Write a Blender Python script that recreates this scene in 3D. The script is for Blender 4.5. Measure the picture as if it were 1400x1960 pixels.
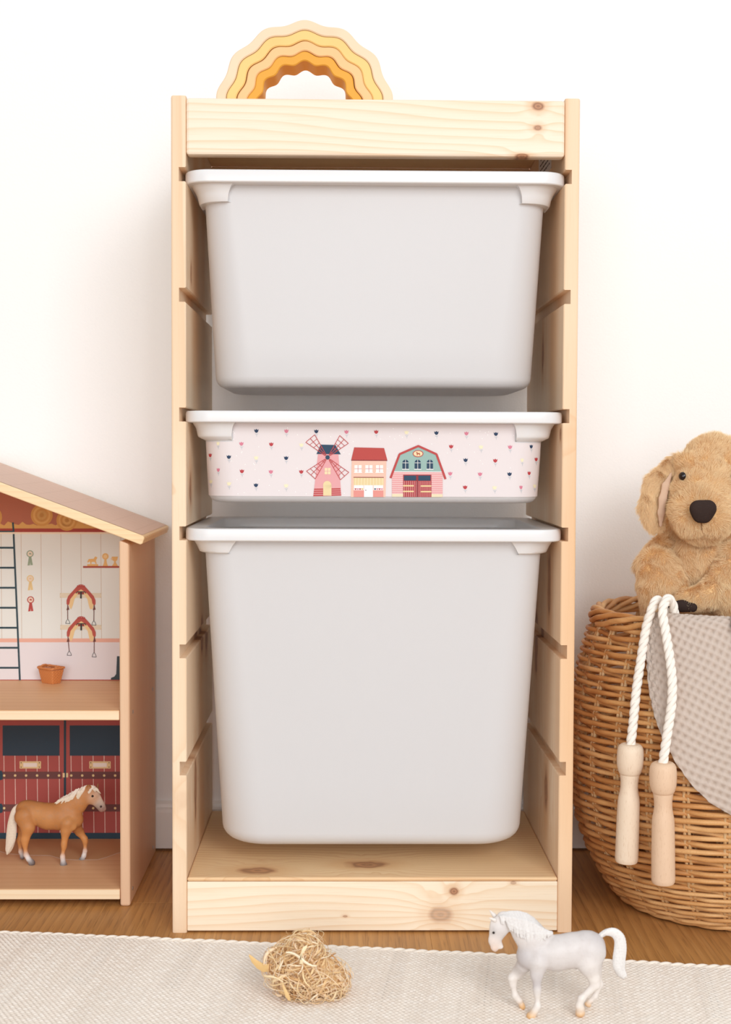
import bpy, bmesh, math, random
import numpy as np
from mathutils import Vector, Matrix

for _o in list(bpy.data.objects):
    bpy.data.objects.remove(_o)
SC = bpy.context.scene
COL = SC.collection
PI = math.pi

# ---------------------------------------------------------------- camera, light, exposure
CAM = np.array([-0.03317, -1.52792, 0.52824])
YAW, PITCH, ROLL, FPX = 0.01546, -0.04251, 0.00399, 2694.57     # focal length in pixels of a 1400 x 1960 frame
_cy, _sy, _cp, _sp = math.cos(YAW), math.sin(YAW), math.cos(PITCH), math.sin(PITCH)
FWD = np.array([_sy * _cp, _cy * _cp, _sp])
_r0 = np.array([_cy, -_sy, 0.0])
_u0 = np.cross(_r0, FWD)
RGT = math.cos(ROLL) * _r0 + math.sin(ROLL) * _u0
UPV = -math.sin(ROLL) * _r0 + math.cos(ROLL) * _u0
cd = bpy.data.cameras.new('camera')
cam = bpy.data.objects.new('camera', cd)
COL.objects.link(cam)
cd.sensor_fit = 'VERTICAL'
cd.sensor_height = 36.0
cd.lens = FPX / 1960.0 * 36.0
cd.clip_start = 0.05
cam.matrix_world = Matrix(((RGT[0], UPV[0], -FWD[0], CAM[0]), (RGT[1], UPV[1], -FWD[1], CAM[1]),
                           (RGT[2], UPV[2], -FWD[2], CAM[2]), (0, 0, 0, 1)))
cd.dof.use_dof = True
cd.dof.focus_distance = 1.58
cd.dof.aperture_fstop = 9.0
SC.camera = cam

wd = bpy.data.worlds.new('world')
SC.world = wd
wd.use_nodes = True
wd.node_tree.nodes['Background'].inputs[0].default_value = (1.0, 0.992, 0.980, 1)
wd.node_tree.nodes['Background'].inputs[1].default_value = 0.60

def area_light(name, loc, target, sx, sy, power, col):
    ld = bpy.data.lights.new(name, 'AREA')
    ld.shape = 'RECTANGLE'
    ld.size, ld.size_y, ld.energy, ld.color = sx, sy, power, col
    o = bpy.data.objects.new(name, ld)
    COL.objects.link(o)
    o.location = loc
    o.rotation_euler = (Vector(target) - Vector(loc)).to_track_quat('-Z', 'Y').to_euler()
    return o
# the daylight of a tall window behind the camera, to its right and above it
area_light('window_light', (1.55, -4.36, 2.45), (0, 0.2, 0.5), 1.8, 1.9, 92.0, (0.97, 0.99, 1.0))
# a second, broad window straight behind the camera
area_light('window_light', (-0.35, -4.6, 1.05), (-0.05, 0.2, 0.45), 2.6, 1.7, 66.0, (0.98, 0.992, 1.0))

SC.view_settings.view_transform = 'Standard'
SC.view_settings.look = 'None'
SC.view_settings.gamma = 1.0
SC.view_settings.use_curve_mapping = False
SC.view_settings.exposure = 0.10
SC.cycles.use_denoising = True
SC.cycles.max_bounces = 16
SC.cycles.diffuse_bounces = 10
SC.cycles.transmission_bounces = 12

# ---------------------------------------------------------------- helpers
def ray(px, py):
    return FWD + RGT * (px - 700) / FPX + UPV * (980 - py) / FPX
def at(px, py, y):                      # the point at depth y that the photograph shows at this pixel
    d = ray(px, py)
    return CAM + d * (y - CAM[1]) / d[1]
def atz(px, py, z):
    d = ray(px, py)
    return CAM + d * (z - CAM[2]) / d[2]
def mpp(y):                             # metres per photograph pixel at depth y
    return (y - CAM[1]) / FPX

def lin(c):
    c = c / 255.0
    return c / 12.92 if c <= 0.04045 else ((c + 0.055) / 1.055) ** 2.4
def rgb(r, g, b):
    return (lin(r), lin(g), lin(b), 1.0)

class X:
    """A small arithmetic of shader nodes."""
    nt = None
    def __init__(s, v): s.v = v
    @staticmethod
    def op(kind, *a, clamp=False):
        n = X.nt.nodes.new('ShaderNodeMath')
        n.operation = kind
        n.use_clamp = clamp
        for i, q in enumerate(a):
            q = q.v if isinstance(q, X) else q
            if isinstance(q, (int, float)): n.inputs[i].default_value = q
            else: X.nt.links.new(q, n.inputs[i])
        return X(n.outputs[0])
    def __add__(s, o): return X.op('ADD', s, o)
    __radd__ = __add__
    def __sub__(s, o): return X.op('SUBTRACT', s, o)
    def __rsub__(s, o): return X.op('SUBTRACT', o, s)
    def __mul__(s, o): return X.op('MULTIPLY', s, o)
    __rmul__ = __mul__
    def __truediv__(s, o): return X.op('DIVIDE', s, o)
    def __pow__(s, o): return X.op('POWER', s, o)
def fract(a): return X.op('FRACT', a)
def sqrt(a): return X.op('SQRT', a)
def expn(a): return X.op('EXPONENT', a)
def sin_(a): return X.op('SINE', a)
def absn(a): return X.op('ABSOLUTE', a)
def maxn(a, b): return X.op('MAXIMUM', a, b)
def minn(a, b): return X.op('MINIMUM', a, b)
def step_(a, lo, hi):                   # smooth ramp from 0 at lo to 1 at hi
    n = X.nt.nodes.new('ShaderNodeMapRange')
    n.interpolation_type = 'SMOOTHSTEP'
    X.nt.links.new(a.v, n.inputs[0])
    n.inputs[1].default_value, n.inputs[2].default_value = lo, hi
    if lo > hi:
        n.inputs[1].default_value, n.inputs[2].default_value = hi, lo
        n.inputs[3].default_value, n.inputs[4].default_value = 1.0, 0.0
    return X(n.outputs[0])
def mix(f, a, b):
    n = X.nt.nodes.new('ShaderNodeMix')
    n.data_type = 'RGBA'
    for i, q in ((0, f), (6, a), (7, b)):
        q = q.v if isinstance(q, X) else q
        if isinstance(q, (int, float, tuple)): n.inputs[i].default_value = q
        else: X.nt.links.new(q, n.inputs[i])
    return X(n.outputs[2])
def xyz(x, y, z):
    n = X.nt.nodes.new('ShaderNodeCombineXYZ')
    for i, q in enumerate((x, y, z)):
        q = q.v if isinstance(q, X) else q
        if isinstance(q, (int, float)): n.inputs[i].default_value = q
        else: X.nt.links.new(q, n.inputs[i])
    return X(n.outputs[0])
def noise(vec, scale=1.0, detail=2.0, rough=0.5):
    n = X.nt.nodes.new('ShaderNodeTexNoise')
    X.nt.links.new(vec.v, n.inputs['Vector'])
    n.inputs['Scale'].default_value = scale
    n.inputs['Detail'].default_value = detail
    n.inputs['Roughness'].default_value = rough
    return X(n.outputs[0])
def coords(base=(0, 0, 0)):
    t = X.nt.nodes.new('ShaderNodeTexCoord')
    s = X.nt.nodes.new('ShaderNodeSeparateXYZ')
    X.nt.links.new(t.outputs['Object'], s.inputs[0])
    return tuple(X(s.outputs[i]) + base[i] for i in range(3))

def material(name, rough=0.5, spec=0.3, col=None):
    m = bpy.data.materials.new(name)
    m.use_nodes = True
    X.nt = m.node_tree
    b = m.node_tree.nodes['Principled BSDF']
    b.inputs['Roughness'].default_value = rough
    b.inputs['Specular IOR Level'].default_value = spec
    if col: b.inputs['Base Color'].default_value = col
    return m, b
def wire(b, name, x): X.nt.links.new(x.v, b.inputs[name])
def bump(b, h, dist=0.001, strength=1.0):
    n = X.nt.nodes.new('ShaderNodeBump')
    n.inputs['Distance'].default_value = dist
    n.inputs['Strength'].default_value = strength
    X.nt.links.new(h.v, n.inputs['Height'])
    X.nt.links.new(n.outputs[0], b.inputs['Normal'])

_flat = {}
def flat(r, g, b_, rough=0.55, spec=0.25):
    k = (r, g, b_, rough)
    if k not in _flat:
        _flat[k] = material('print_%d_%d_%d' % (r, g, b_), rough, spec, rgb(r, g, b_))[0]
    return _flat[k]

def pine(name, base, u, v, w, knots=(), light=(244, 226, 194), dark=(226, 184, 136), tint=(236, 204, 168), period=0.0075, seed=0.0,
         amp=0.045, fu=2.0, fv=12.0, line=0.75, tamt=0.4, rough=0.48, phase=0.95):
    """Planed pine: u is the grain's axis, v runs across the face, w into the board; knots are (u, v, half length, half width, strength) in world metres."""
    m, b = material(name, rough, 0.28)
    c = coords(base)
    U, V, W = c[u], c[v], c[w]
    q = xyz(U * fu + seed, V * fv + seed * 1.7, W * fv * 0.6)
    n1 = noise(q, 1.0, 1.5, 0.45)
    f = V * phase + W * 0.35 + n1 * amp
    kmask, khalo, kring = None, None, None
    for (ku, kv, ru, rv, st) in knots:
        du = (U - ku) / ru
        dv = (V - kv) / rv
        wob = noise(xyz(U * 60 + ku * 9, V * 60, W * 60), 1.0, 1.0) * 0.7 - 0.35
        d = sqrt(du * du + dv * dv) + wob
        g = expn(d * d * -0.22)
        f = f + g * dv * (rv * 0.95) * phase * 2.0
        a = step_(d, 1.15, 0.6) * st
        h = step_(d, 2.4, 0.9) * (0.55 * st)
        rg = d
        kmask = a if kmask is None else maxn(kmask, a)
        khalo = h if khalo is None else maxn(khalo, h)
        kring = rg if kring is None else minn(kring, rg)
    s = fract(f / period)
    ln = (s ** 3.0) * step_(s, 1.0, 0.9)
    var = noise(xyz(U * 1.5 + seed, V * 25, W * 25 + 3.1), 1.0, 1.0)
    ln = ln * (var * 1.1 + 0.15)
    fine = noise(xyz(U * 18 + seed, V * 900, W * 900), 1.0, 2.0)
    broad = noise(xyz(U * 1.2, V * 9 + seed * 3.0, W * 9), 1.0, 1.0)
    colr = mix(step_(broad, 0.42, 0.68) * tamt, rgb(*light), rgb(*tint))
    colr = mix(ln * line, colr, rgb(*dark))
    colr = mix(step_(fine, 0.5, 0.75) * 0.16, colr, rgb(*dark))
    if kmask is not None:
        colr = mix(khalo * 0.75, colr, rgb(214, 160, 104))
        kr = (sin_(kring * 13.0) * 0.5 + 0.5)
        kc = mix(kr, rgb(178, 122, 86), rgb(138, 90, 64))
        colr = mix(kmask * 0.85, colr, kc)
    wire(b, 'Base Color', colr)
    bump(b, fine, 0.0002, 0.5)
    return m

class MB:
    """Collects vertices and faces and links them as one mesh object."""
    def __init__(s): s.v, s.f, s.m, s.mats, s.smooth = [], [], [], [], []
    def slot(s, mat):
        if mat is None: return 0
        if mat not in s.mats: s.mats.append(mat)
        return s.mats.index(mat)
    def add(s, vs, fs, mat=None, smooth=False):
        o = len(s.v)
        s.v.extend([tuple(float(k) for k in p) for p in vs])
        i = s.slot(mat)
        for f in fs:
            s.f.append(tuple(k + o for k in f)); s.m.append(i); s.smooth.append(smooth)
    def grid(s, P, closed_u=False, closed_v=False, mat=None, smooth=True, flip=False):
        n, m = len(P), len(P[0])
        fs = []
        for i in range(n if closed_u else n - 1):
            for j in range(m if closed_v else m - 1):
                q = (i * m + j, i * m + (j + 1) % m, ((i + 1) % n) * m + (j + 1) % m, ((i + 1) % n) * m + j)
                fs.append(q[::-1] if flip else q)
        s.add([p for r in P for p in r], fs, mat, smooth)
    def fan(s, ringpts, mat=None, flip=False):
        n = len(ringpts)
        s.add(ringpts, [tuple(range(n))[::-1] if flip else tuple(range(n))], mat, False)
    def tube(s, pts, radii, seg=8, mat=None, closed=False, caps=True, squash=None):
        pts = [np.array(p, float) for p in pts]
        n = len(pts)
        if isinstance(radii, (int, float)): radii = [radii] * n
        T = []
        for i in range(n):
            a = pts[(i - 1) % n] if closed or i > 0 else pts[i]
            b = pts[(i + 1) % n] if closed or i < n - 1 else pts[i]
            t = b - a
            T.append(t / (np.linalg.norm(t) + 1e-12))
        N = np.cross(T[0], [0.31, 0.17, 0.93]); N /= np.linalg.norm(N)
        rows = []
        for i in range(n):
            N = N - T[i] * (N @ T[i]); N /= np.linalg.norm(N) + 1e-12
            B = np.cross(T[i], N)
            rows.append([pts[i] + radii[i] * (math.cos(2 * PI * k / seg) * N + math.sin(2 * PI * k / seg) * B) for k in range(seg)])
        s.grid(rows, closed, True, mat)
        if caps and not closed:
            s.fan(rows[0], mat, True); s.fan(rows[-1], mat)
    def lathe(s, prof, base, axis, seg=24, mat=None):
        axis = np.array(axis, float); axis /= np.linalg.norm(axis)
        N = np.cross(axis, [0.2, 0.9, 0.1]); N /= np.linalg.norm(N); B = np.cross(axis, N)
        rows = [[np.array(base) + axis * h + r * (math.cos(2 * PI * k / seg) * N + math.sin(2 * PI * k / seg) * B) for k in range(seg)] for (h, r) in prof]
        s.grid(rows, False, True, mat)
        s.fan(rows[0], mat, True); s.fan(rows[-1], mat)
    def box(s, x0, x1, y0, y1, z0, z1, bev=0.0, seg=2, mat=None, only=None):
        bm = bmesh.new()
        bmesh.ops.create_cube(bm, size=1.0)
        for q in bm.verts:
            q.co = Vector(((x0 + x1) / 2 + q.co.x * (x1 - x0), (y0 + y1) / 2 + q.co.y * (y1 - y0), (z0 + z1) / 2 + q.co.z * (z1 - z0)))
        if bev > 0:
            bmesh.ops.bevel(bm, geom=list(bm.edges), offset=bev, segments=seg, affect='EDGES', profile=0.5)
        s.take(bm, mat)
    def prism(s, poly, y0, y1, axis='y', bev=0.0, pick=None, mat=None, seg=2):
        """Extrudes a polygon of (a, b) pairs; axis y: (x, z) polygon; axis x: (y, z) polygon; axis z: (x, y) polygon."""
        mk = {'y': lambda a, b, t: (a, t, b), 'x': lambda a, b, t: (t, a, b), 'z': lambda a, b, t: (a, b, t)}[axis]
        bm = bmesh.new()
        lo = [bm.verts.new(mk(a, b, y0)) for a, b in poly]
        hi = [bm.verts.new(mk(a, b, y1)) for a, b in poly]
        n = len(poly)
        bm.faces.new(lo); bm.faces.new(hi[::-1])
        for i in range(n):
            bm.faces.new((lo[(i + 1) % n], lo[i], hi[i], hi[(i + 1) % n]))
        bmesh.ops.recalc_face_normals(bm, faces=list(bm.faces))
        if bev > 0:
            ed = [e for e in bm.edges if pick is None or pick(e)]
            bmesh.ops.bevel(bm, geom=ed, offset=bev, segments=seg, affect='EDGES', profile=0.5)
        s.take(bm, mat)
    def take(s, bm, mat=None):
        bm.verts.ensure_lookup_table()
        s.add([q.co[:] for q in bm.verts], [[q.index for q in f.verts] for f in bm.faces], mat)
        bm.free()
    def link(s, name, mat=None, parent=None, base=None, auto=None):
        if base is None: base = parent_base(parent)
        me = bpy.data.meshes.new(name)
        me.from_pydata([(p[0] - base[0], p[1] - base[1], p[2] - base[2]) for p in s.v], [], s.f)
        mats = s.mats or ([mat] if mat else [])
        for q in mats: me.materials.append(q)
        me.polygons.foreach_set('material_index', s.m if len(mats) > 1 else [0] * len(s.f))
        me.polygons.foreach_set('use_smooth', s.smooth)
        me.update()
        o = bpy.data.objects.new(name, me)
        COL.objects.link(o)
        if parent is None: o.location = base
        else: o.parent = parent
        o['_base'] = base
        if auto:
            for p in me.polygons: p.use_smooth = True
            me.set_sharp_from_angle(angle=auto)
        return o
BASE = {}
def parent_base(p):
    return tuple(BASE[p.name]) if p is not None and p.name in BASE else (0.0, 0.0, 0.0)
def thing(name, base, label, cat, group=None):
    o = bpy.data.objects.new(name, None)
    o.empty_display_size = 0.02
    COL.objects.link(o)
    o.location = base
    BASE[o.name] = tuple(base)
    o['label'], o['category'] = label, cat
    if group: o['group'] = group
    return o
def part(mb, name, mat, parent, auto=None, label=None):
    root = parent
    while root.parent is not None: root = root.parent
    o = mb.link(name, mat, parent, BASE.get(root.name, (0, 0, 0)), auto)
    if label: o['label'] = label
    return o

# ---------------------------------------------------------------- signed-distance modelling of soft and animal shapes
def field_mesh(prims, h, k, pad=0.006, colors=None, soft=0.0025):
    """One continuous skin over round cones (a, b, ra, rb, sy, colour): naive surface nets of their smooth union. sy flattens in depth."""
    lo = np.min([np.minimum(np.array(p[0]) - p[2], np.array(p[1]) - p[3]) for p in prims], axis=0) - pad
    hi = np.max([np.maximum(np.array(p[0]) + p[2], np.array(p[1]) + p[3]) for p in prims], axis=0) + pad
    n = np.ceil((hi - lo) / h).astype(int) + 1
    ax = [(lo[i] + h * np.arange(n[i])).astype(np.float32) for i in range(3)]
    G = np.full(n, 1.0, np.float32)
    def cone(p, PX, PY, PZ):
        a, b, ra, rb, sy = np.array(p[0], np.float32), np.array(p[1], np.float32), p[2], p[3], p[4]
        ab = b - a
        L = float(ab @ ab) + 1e-12
        t = np.clip(((PX - a[0]) * ab[0] + (PY - a[1]) * ab[1] + (PZ - a[2]) * ab[2]) / L, 0, 1)
        dx, dy, dz = PX - a[0] - t * ab[0], (PY - a[1] - t * ab[1]) / sy, PZ - a[2] - t * ab[2]
        return np.sqrt(dx * dx + dy * dy + dz * dz) - (ra + t * (rb - ra))
    for p in prims:
        m = max(p[2], p[3]) * max(1, p[4]) + 4 * k + h
        q0 = np.minimum(p[0], p[1]) - m; q1 = np.maximum(p[0], p[1]) + m
        i0 = np.maximum(0, ((q0 - lo) / h).astype(int)); i1 = np.minimum(n, ((q1 - lo) / h).astype(int) + 2)
        S = tuple(slice(i0[i], i1[i]) for i in range(3))
        PX, PY, PZ = ax[0][S[0]][:, None, None], ax[1][S[1]][None, :, None], ax[2][S[2]][None, None, :]
        d = cone(p, PX, PY, PZ)
        g = G[S]
        kk = p[6] if len(p) > 6 else k
        hh = np.maximum(kk - np.abs(g - d), 0) / kk
        G[S] = np.minimum(g, d) - hh * hh * kk * 0.25
    inside = G < 0
    nx, ny, nz = n
    cnt = np.zeros((nx - 1, ny - 1, nz - 1), np.int8)
    for i in (0, 1):
        for j in (0, 1):
            for l in (0, 1):
                cnt += inside[i:nx - 1 + i, j:ny - 1 + j, l:nz - 1 + l]
    act = (cnt > 0) & (cnt < 8)
    ids = np.full(act.shape, -1, np.int64)
    cells = np.argwhere(act)
    ids[act] = np.arange(len(cells))
    acc = np.zeros((len(cells), 3)); num = np.zeros(len(cells))
    C = [(0, 0, 0), (1, 0, 0), (0, 1, 0), (1, 1, 0), (0, 0, 1), (1, 0, 1), (0, 1, 1), (1, 1, 1)]
    for a in range(8):
        for b in range(a + 1, 8):
            ca, cb = np.array(C[a]), np.array(C[b])
            if np.abs(ca - cb).sum() != 1: continue
            va = G[cells[:, 0] + ca[0], cells[:, 1] + ca[1], cells[:, 2] + ca[2]]
            vb = G[cells[:, 0] + cb[0], cells[:, 1] + cb[1], cells[:, 2] + cb[2]]
            s = (va < 0) != (vb < 0)
            t = np.where(s, va / (va - vb + 1e-20), 0)
            acc += np.where(s[:, None], ca + t[:, None] * (cb - ca), 0); num += s
    V = lo + h * (cells + acc / np.maximum(num, 1)[:, None])
    F = []
    for axis in range(3):
        e = [slice(None)] * 3; e2 = [slice(None)] * 3
        e[axis] = slice(0, n[axis] - 1); e2[axis] = slice(1, n[axis])
        A, B = inside[tuple(e)], inside[tuple(e2)]
        ch = np.argwhere(A != B)
        o1, o2 = [(1, 2), (2, 0), (0, 1)][axis]
        ok = (ch[:, o1] > 0) & (ch[:, o2] > 0) & (ch[:, o1] < n[o1] - 1) & (ch[:, o2] < n[o2] - 1)
        ch = ch[ok]
        sgn = A[tuple(ch.T)]
        def idx(d1, d2):
            q = ch.copy(); q[:, o1] -= d1; q[:, o2] -= d2
            return ids[tuple(q.T)]
        Q = np.stack([idx(1, 1), idx(0, 1), idx(0, 0), idx(1, 0)], 1)
        Q[~sgn] = Q[~sgn][:, ::-1]
        F.append(Q)
    F = np.concatenate(F)
    F = F[(F >= 0).all(1)]
    cols = None
    if colors is not None:
        Wt = np.zeros(len(V)); cols = np.zeros((len(V), 3))
        for p in prims:
            d = cone(p, V[:, 0].astype(np.float32), V[:, 1].astype(np.float32), V[:, 2].astype(np.float32))
            wgt = np.exp(-np.clip(np.maximum(d, -0.001), -0.001, 1) / soft)
            c = np.array([lin(q) for q in colors[p[5]]])
            Wt += wgt; cols += wgt[:, None] * c
        cols /= Wt[:, None] + 1e-12
    return V, F, cols

def field_object(name, prims, h, k, mat, parent, colors=None, smooth_it=2, soft=0.0025, tweak=None):
    V, F, cols = field_mesh(prims, h, k, colors=colors, soft=soft)
    # a little relaxation, because surface nets keep a trace of their grid
    E = np.concatenate([F[:, [0, 1]], F[:, [1, 2]], F[:, [2, 3]], F[:, [3, 0]]])
    for _ in range(smooth_it):
        S = np.zeros_like(V); c = np.zeros(len(V))
        np.add.at(S, E[:, 0], V[E[:, 1]]); np.add.at(S, E[:, 1], V[E[:, 0]])
        np.add.at(c, E[:, 0], 1); np.add.at(c, E[:, 1], 1)
        V = V * 0.5 + 0.5 * S / np.maximum(c, 1)[:, None]
    if tweak is not None: cols = tweak(V, cols)
    root = parent
    while root.parent is not None: root = root.parent
    base = np.array(BASE[root.name])
    me = bpy.data.meshes.new(name)
    me.from_pydata((V - base).tolist(), [], F.tolist())
    me.materials.append(mat)
    me.polygons.foreach_set('use_smooth', [True] * len(F))
    if cols is not None:
        at_ = me.color_attributes.new('Col', 'FLOAT_COLOR', 'POINT')
        at_.data.foreach_set('color', np.concatenate([cols, np.ones((len(V), 1))], 1).astype(np.float32).ravel())
    me.update()
    o = bpy.data.objects.new(name, me)
    COL.objects.link(o)
    o.parent = parent
    return o, V, F, cols

def attr_material(name, rough=0.5, spec=0.3, grain=0.0, gscale=300.0, nb=0.0):
    m, b = material(name, rough, spec)
    a = X.nt.nodes.new('ShaderNodeAttribute'); a.attribute_name = 'Col'
    c = X(a.outputs['Color'])
    x, y, z = coords()
    if grain:
        n = noise(xyz(x, y, z), gscale, 3.0)
        c = mix((n - 0.5) * grain * 2.0 + 0.0, c, rgb(70, 48, 30)) if False else mix(step_(n, 0.45, 0.75) * grain, c, rgb(150, 125, 105))
    wire(b, 'Base Color', c)
    if nb: bump(b, noise(xyz(x, y, z), 500.0, 2.0), nb)
    return m

# ---------------------------------------------------------------- the room
WALL_Y = 0.330
m_wall, b = material('white_wall_paint', 0.75, 0.15)
x, y, z = coords()
nw = noise(xyz(x, y, z), 420.0, 3.0)
wire(b, 'Base Color', mix(noise(xyz(x, y, z), 3.0, 2.0) * 0.25, rgb(248, 248, 248), rgb(246, 246, 245)))
bump(b, nw, 0.0006, 0.5)
mb = MB(); mb.box(-2.2, 2.2, WALL_Y, WALL_Y + 0.1, 0.0, 2.6)
o = mb.link('wall_back', m_wall); o['kind'] = 'structure'
m_base, b = material('white_baseboard_paint', 0.35, 0.4, rgb(243, 242, 240))
mb = MB()
mb.prism([(WALL_Y, 0.0035), (0.318, 0.0035), (0.318, 0.051), (0.3185, 0.0555), (0.3215, 0.0575), (0.3225, 0.0615), (0.3255, 0.0645), (WALL_Y, 0.0645)], -2.2, 2.2, 'x')
o = mb.link('baseboard_back', m_base); o['kind'] = 'structure'

def oak(name, seed):
    m, b = material(name, 0.42, 0.32)
    x, y, z = coords()
    n1 = noise(xyz(x * 9 + seed, y * 1.2 + seed, z), 1.0, 2.0)
    s = fract((x + n1 * 0.05) / 0.011)
    ln = (s ** 2.0) * step_(s, 1.0, 0.88)
    pores = noise(xyz(x * 520 + seed * 3, y * 18, z), 1.0, 2.0)
    pores2 = noise(xyz(x * 160, y * 6 + seed, z), 1.0, 2.0)
    broad = noise(xyz(x * 16 + seed, y * 2.2, z), 1.0, 2.0)
    c = mix(broad, rgb(166, 114, 60), rgb(210, 156, 94))
    c = mix(ln * 0.38, c, rgb(112, 70, 36))
    c = mix(step_(pores, 0.52, 0.72) * 0.42, c, rgb(104, 66, 36))
    c = mix(step_(pores2, 0.5, 0.8) * 0.3, c, rgb(214, 168, 112))
    wire(b, 'Base Color', c)
    bump(b, pores, 0.0002, 0.6)
    return m
mb = MB(); mb.box(-2.2, 2.2, -2.6, WALL_Y + 0.1, -0.06, -0.012)
m_sub = material('dark_subfloor', 0.8, 0.1, rgb(60, 42, 28))[0]
floor = mb.link('floor', m_sub); floor['kind'] = 'structure'
oaks = [oak('oak_plank_%d' % i, 1.37 * i + 0.5) for i in range(4)]
pw = 0.186
rnd = random.Random(4)
x0 = -0.309 - pw * 8
for i in range(20):
    xa, xb = x0 + i * pw, x0 + (i + 1) * pw
    if xa > 1.4 or xb < -1.4: continue
    cuts = [-2.6, 0.1034 if i == 8 else 0.1034 - 0.45 - 0.3 * ((i * 7) % 4), WALL_Y]
    if i == 7: cuts = [-2.6, -0.95, WALL_Y]
    for j in range(2):
        mb = MB(); mb.box(xa + 0.00004, xb - 0.00004, cuts[j] + 0.0001, cuts[j + 1] - 0.0001, -0.012, 0.0, 0.00025, 1)
        o = mb.link('plank', oaks[(i * 3 + j * 2) % 4], floor, (0, 0, 0))

# ---------------------------------------------------------------- the pine storage frame
TH, FH, NZ, NS, NHT, ND = 0.0161, 0.909, 0.8331, 0.12872, 0.0151, 0.0077
FR = thing('shelving_unit', (0, 0.15, 0), 'tall pine storage unit with slotted sides, standing against the white wall', 'shelving unit')
FB = BASE[FR.name]
def side_poly(s):
    xo, xi = s * 0.22, s * (0.22 - TH)
    xn = s * (0.22 - TH + ND)
    p = [(xo, 0.0), (xi, 0.0)]
    for i in range(5, -1, -1):
        zt = NZ - i * NS; zb = zt - NHT
        p += [(xi, zb - 0.0012), (xi + s * 0.0012, zb), (xn, zb), (xn, zt), (xi + s * 0.0012, zt), (xi, zt + 0.0012)]
    p += [(xi, FH), (xo, FH)]
    return p
for s in (-1, 1):
    kn = [(0.497, 0.0, 0.02, 0.012, 0.0)]
    if s < 0:
        kn = [(0.487, 0.040, 0.022, 0.012, .9), (0.725, 0.05, 0.014, 0.010, .7), (0.307, 0.168, 0.026, 0.017, .95), (0.295, 0.220, 0.022, 0.018, .95), (0.14, 0.090, 0.040, 0.013, .95),
              (0.145, -0.012, 0.02, 0.013, .35)]
    else:
        kn = [(0.645, 0.155, 0.024, 0.008, .95), (0.375, 0.085, 0.045, 0.013, .9), (0.30, 0.19, 0.05, 0.014, .9), (0.135, 0.095, 0.028, 0.015, .9), (0.549, 0.012, 0.008, 0.007, .9)]
    m_side = pine('pine_side_%s' % ('a' if s < 0 else 'b'), FB, 2, 1, 0, kn, light=(241, 217, 188), dark=(220, 176, 130), tint=(226, 180, 134), period=0.011, seed=3.3 + s, amp=0.03,
                  fu=0.9, fv=14.0, line=0.6, tamt=0.75)
    mb = MB()
    mb.prism(side_poly(s), 0.0, 0.30, 'y', 0.0022, lambda e: abs(e.verts[0].co.y - e.verts[1].co.y) < 1e-6 and abs(e.verts[0].co.x - e.verts[1].co.x) < 1e-6 and
             abs(e.verts[0].co.z - e.verts[1].co.z) > 0.02 or (abs(e.verts[0].co.y - e.verts[1].co.y) > .1 and e.verts[0].co.z > FH - .001 and abs(abs(e.verts[0].co.x) - .22) < .001))
    part(mb, 'side_panel', m_side, FR)
XI = 0.22 - TH
m_rail = pine('pine_rail', FB, 0, 2, 1, [(0.1745, 0.9005, 0.0075, 0.0052, 1), (0.1745, 0.8775, 0.006, 0.0038, .9), (0.158, 0.8475, 0.009, 0.003, 1)], light=(244, 230, 210), dark=(226, 182, 132),
              period=0.0085, seed=1.9, amp=0.055, fu=2.2, fv=13.0, line=0.8, tamt=0.25)
mb = MB(); mb.box(-XI + .0002, XI - .0002, 0.0, 0.018, 0.8465, 0.9069, 0.003, 2)
part(mb, 'top_rail', m_rail, FR)
m_board = pine('pine_board', FB, 0, 1, 2, [(-0.01, 0.012, 0.02, 0.008, .9), (-0.118, 0.026, 0.022, 0.012, .9), (0.05, 0.085, 0.025, 0.01, .8)], light=(232, 198, 152), dark=(198, 146, 94), tint=(222, 176, 130), period=0.009,
               seed=5.1, amp=0.05, fu=2.2, fv=10.0, line=0.75, tamt=0.6)
mb = MB(); mb.box(-XI + .0002, XI - .0002, 0.018, 0.292, 0.8917, 0.9069, 0.0008, 1)
part(mb, 'top_board', m_board, FR)
m_backrail = pine('pine_back_rail', FB, 0, 2, 1, [(0.05, 0.868, 0.012, 0.003, .9)], light=(228, 190, 142), dark=(196, 146, 96), period=0.008, seed=8.1, amp=0.04, line=0.6)
mb = MB(); mb.box(-XI + .0002, XI - .0002, 0.288, 0.30, 0.84, 0.8912, 0.001, 1)
part(mb, 'back_rail', m_backrail, FR)
m_kick = pine('pine_kick_board', FB, 0, 2, 1, [(0.0897, 0.0455, 0.0062, 0.0052, 1), (0.0755, 0.0195, 0.014, 0.0105, .6), (-0.03, 0.018, 0.003, 0.0015, .7), (0.155, 0.055, 0.004, 0.002, .6)],
              light=(247, 232, 208), dark=(228, 188, 140), period=0.0095, seed=6.45, amp=0.06, fu=2.3, fv=12.0, line=0.75, tamt=0.25)
mb = MB(); mb.box(-XI + .0002, XI - .0002, 0.0005, 0.018, 0.0018, 0.0565, 0.0008, 1)
part(mb, 'kick_board', m_kick, FR)
mb = MB(); mb.box(-XI + .0002, XI - .0002, 0.0005, 0.289, 0.0568, 0.0612, 0.002, 2)
part(mb, 'bottom_shelf', pine('pine_shelf', FB, 0, 1, 2, [(-0.128, 0.026, 0.024, 0.0145, .9), (-0.006, 0.049, 0.026, 0.014, .9)], light=(236, 204, 160), dark=(206, 152, 100), tint=(226, 178, 134), period=0.0085,
                              seed=2.2, amp=0.05, fu=2.0, fv=10.0, line=0.75, tamt=0.6), FR)
m_screw = material('steel_screw', 0.3, 0.5, rgb(190, 190, 192))[0]
m_screw.node_tree.nodes['Principled BSDF'].inputs['Metallic'].default_value = 0.9
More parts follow.
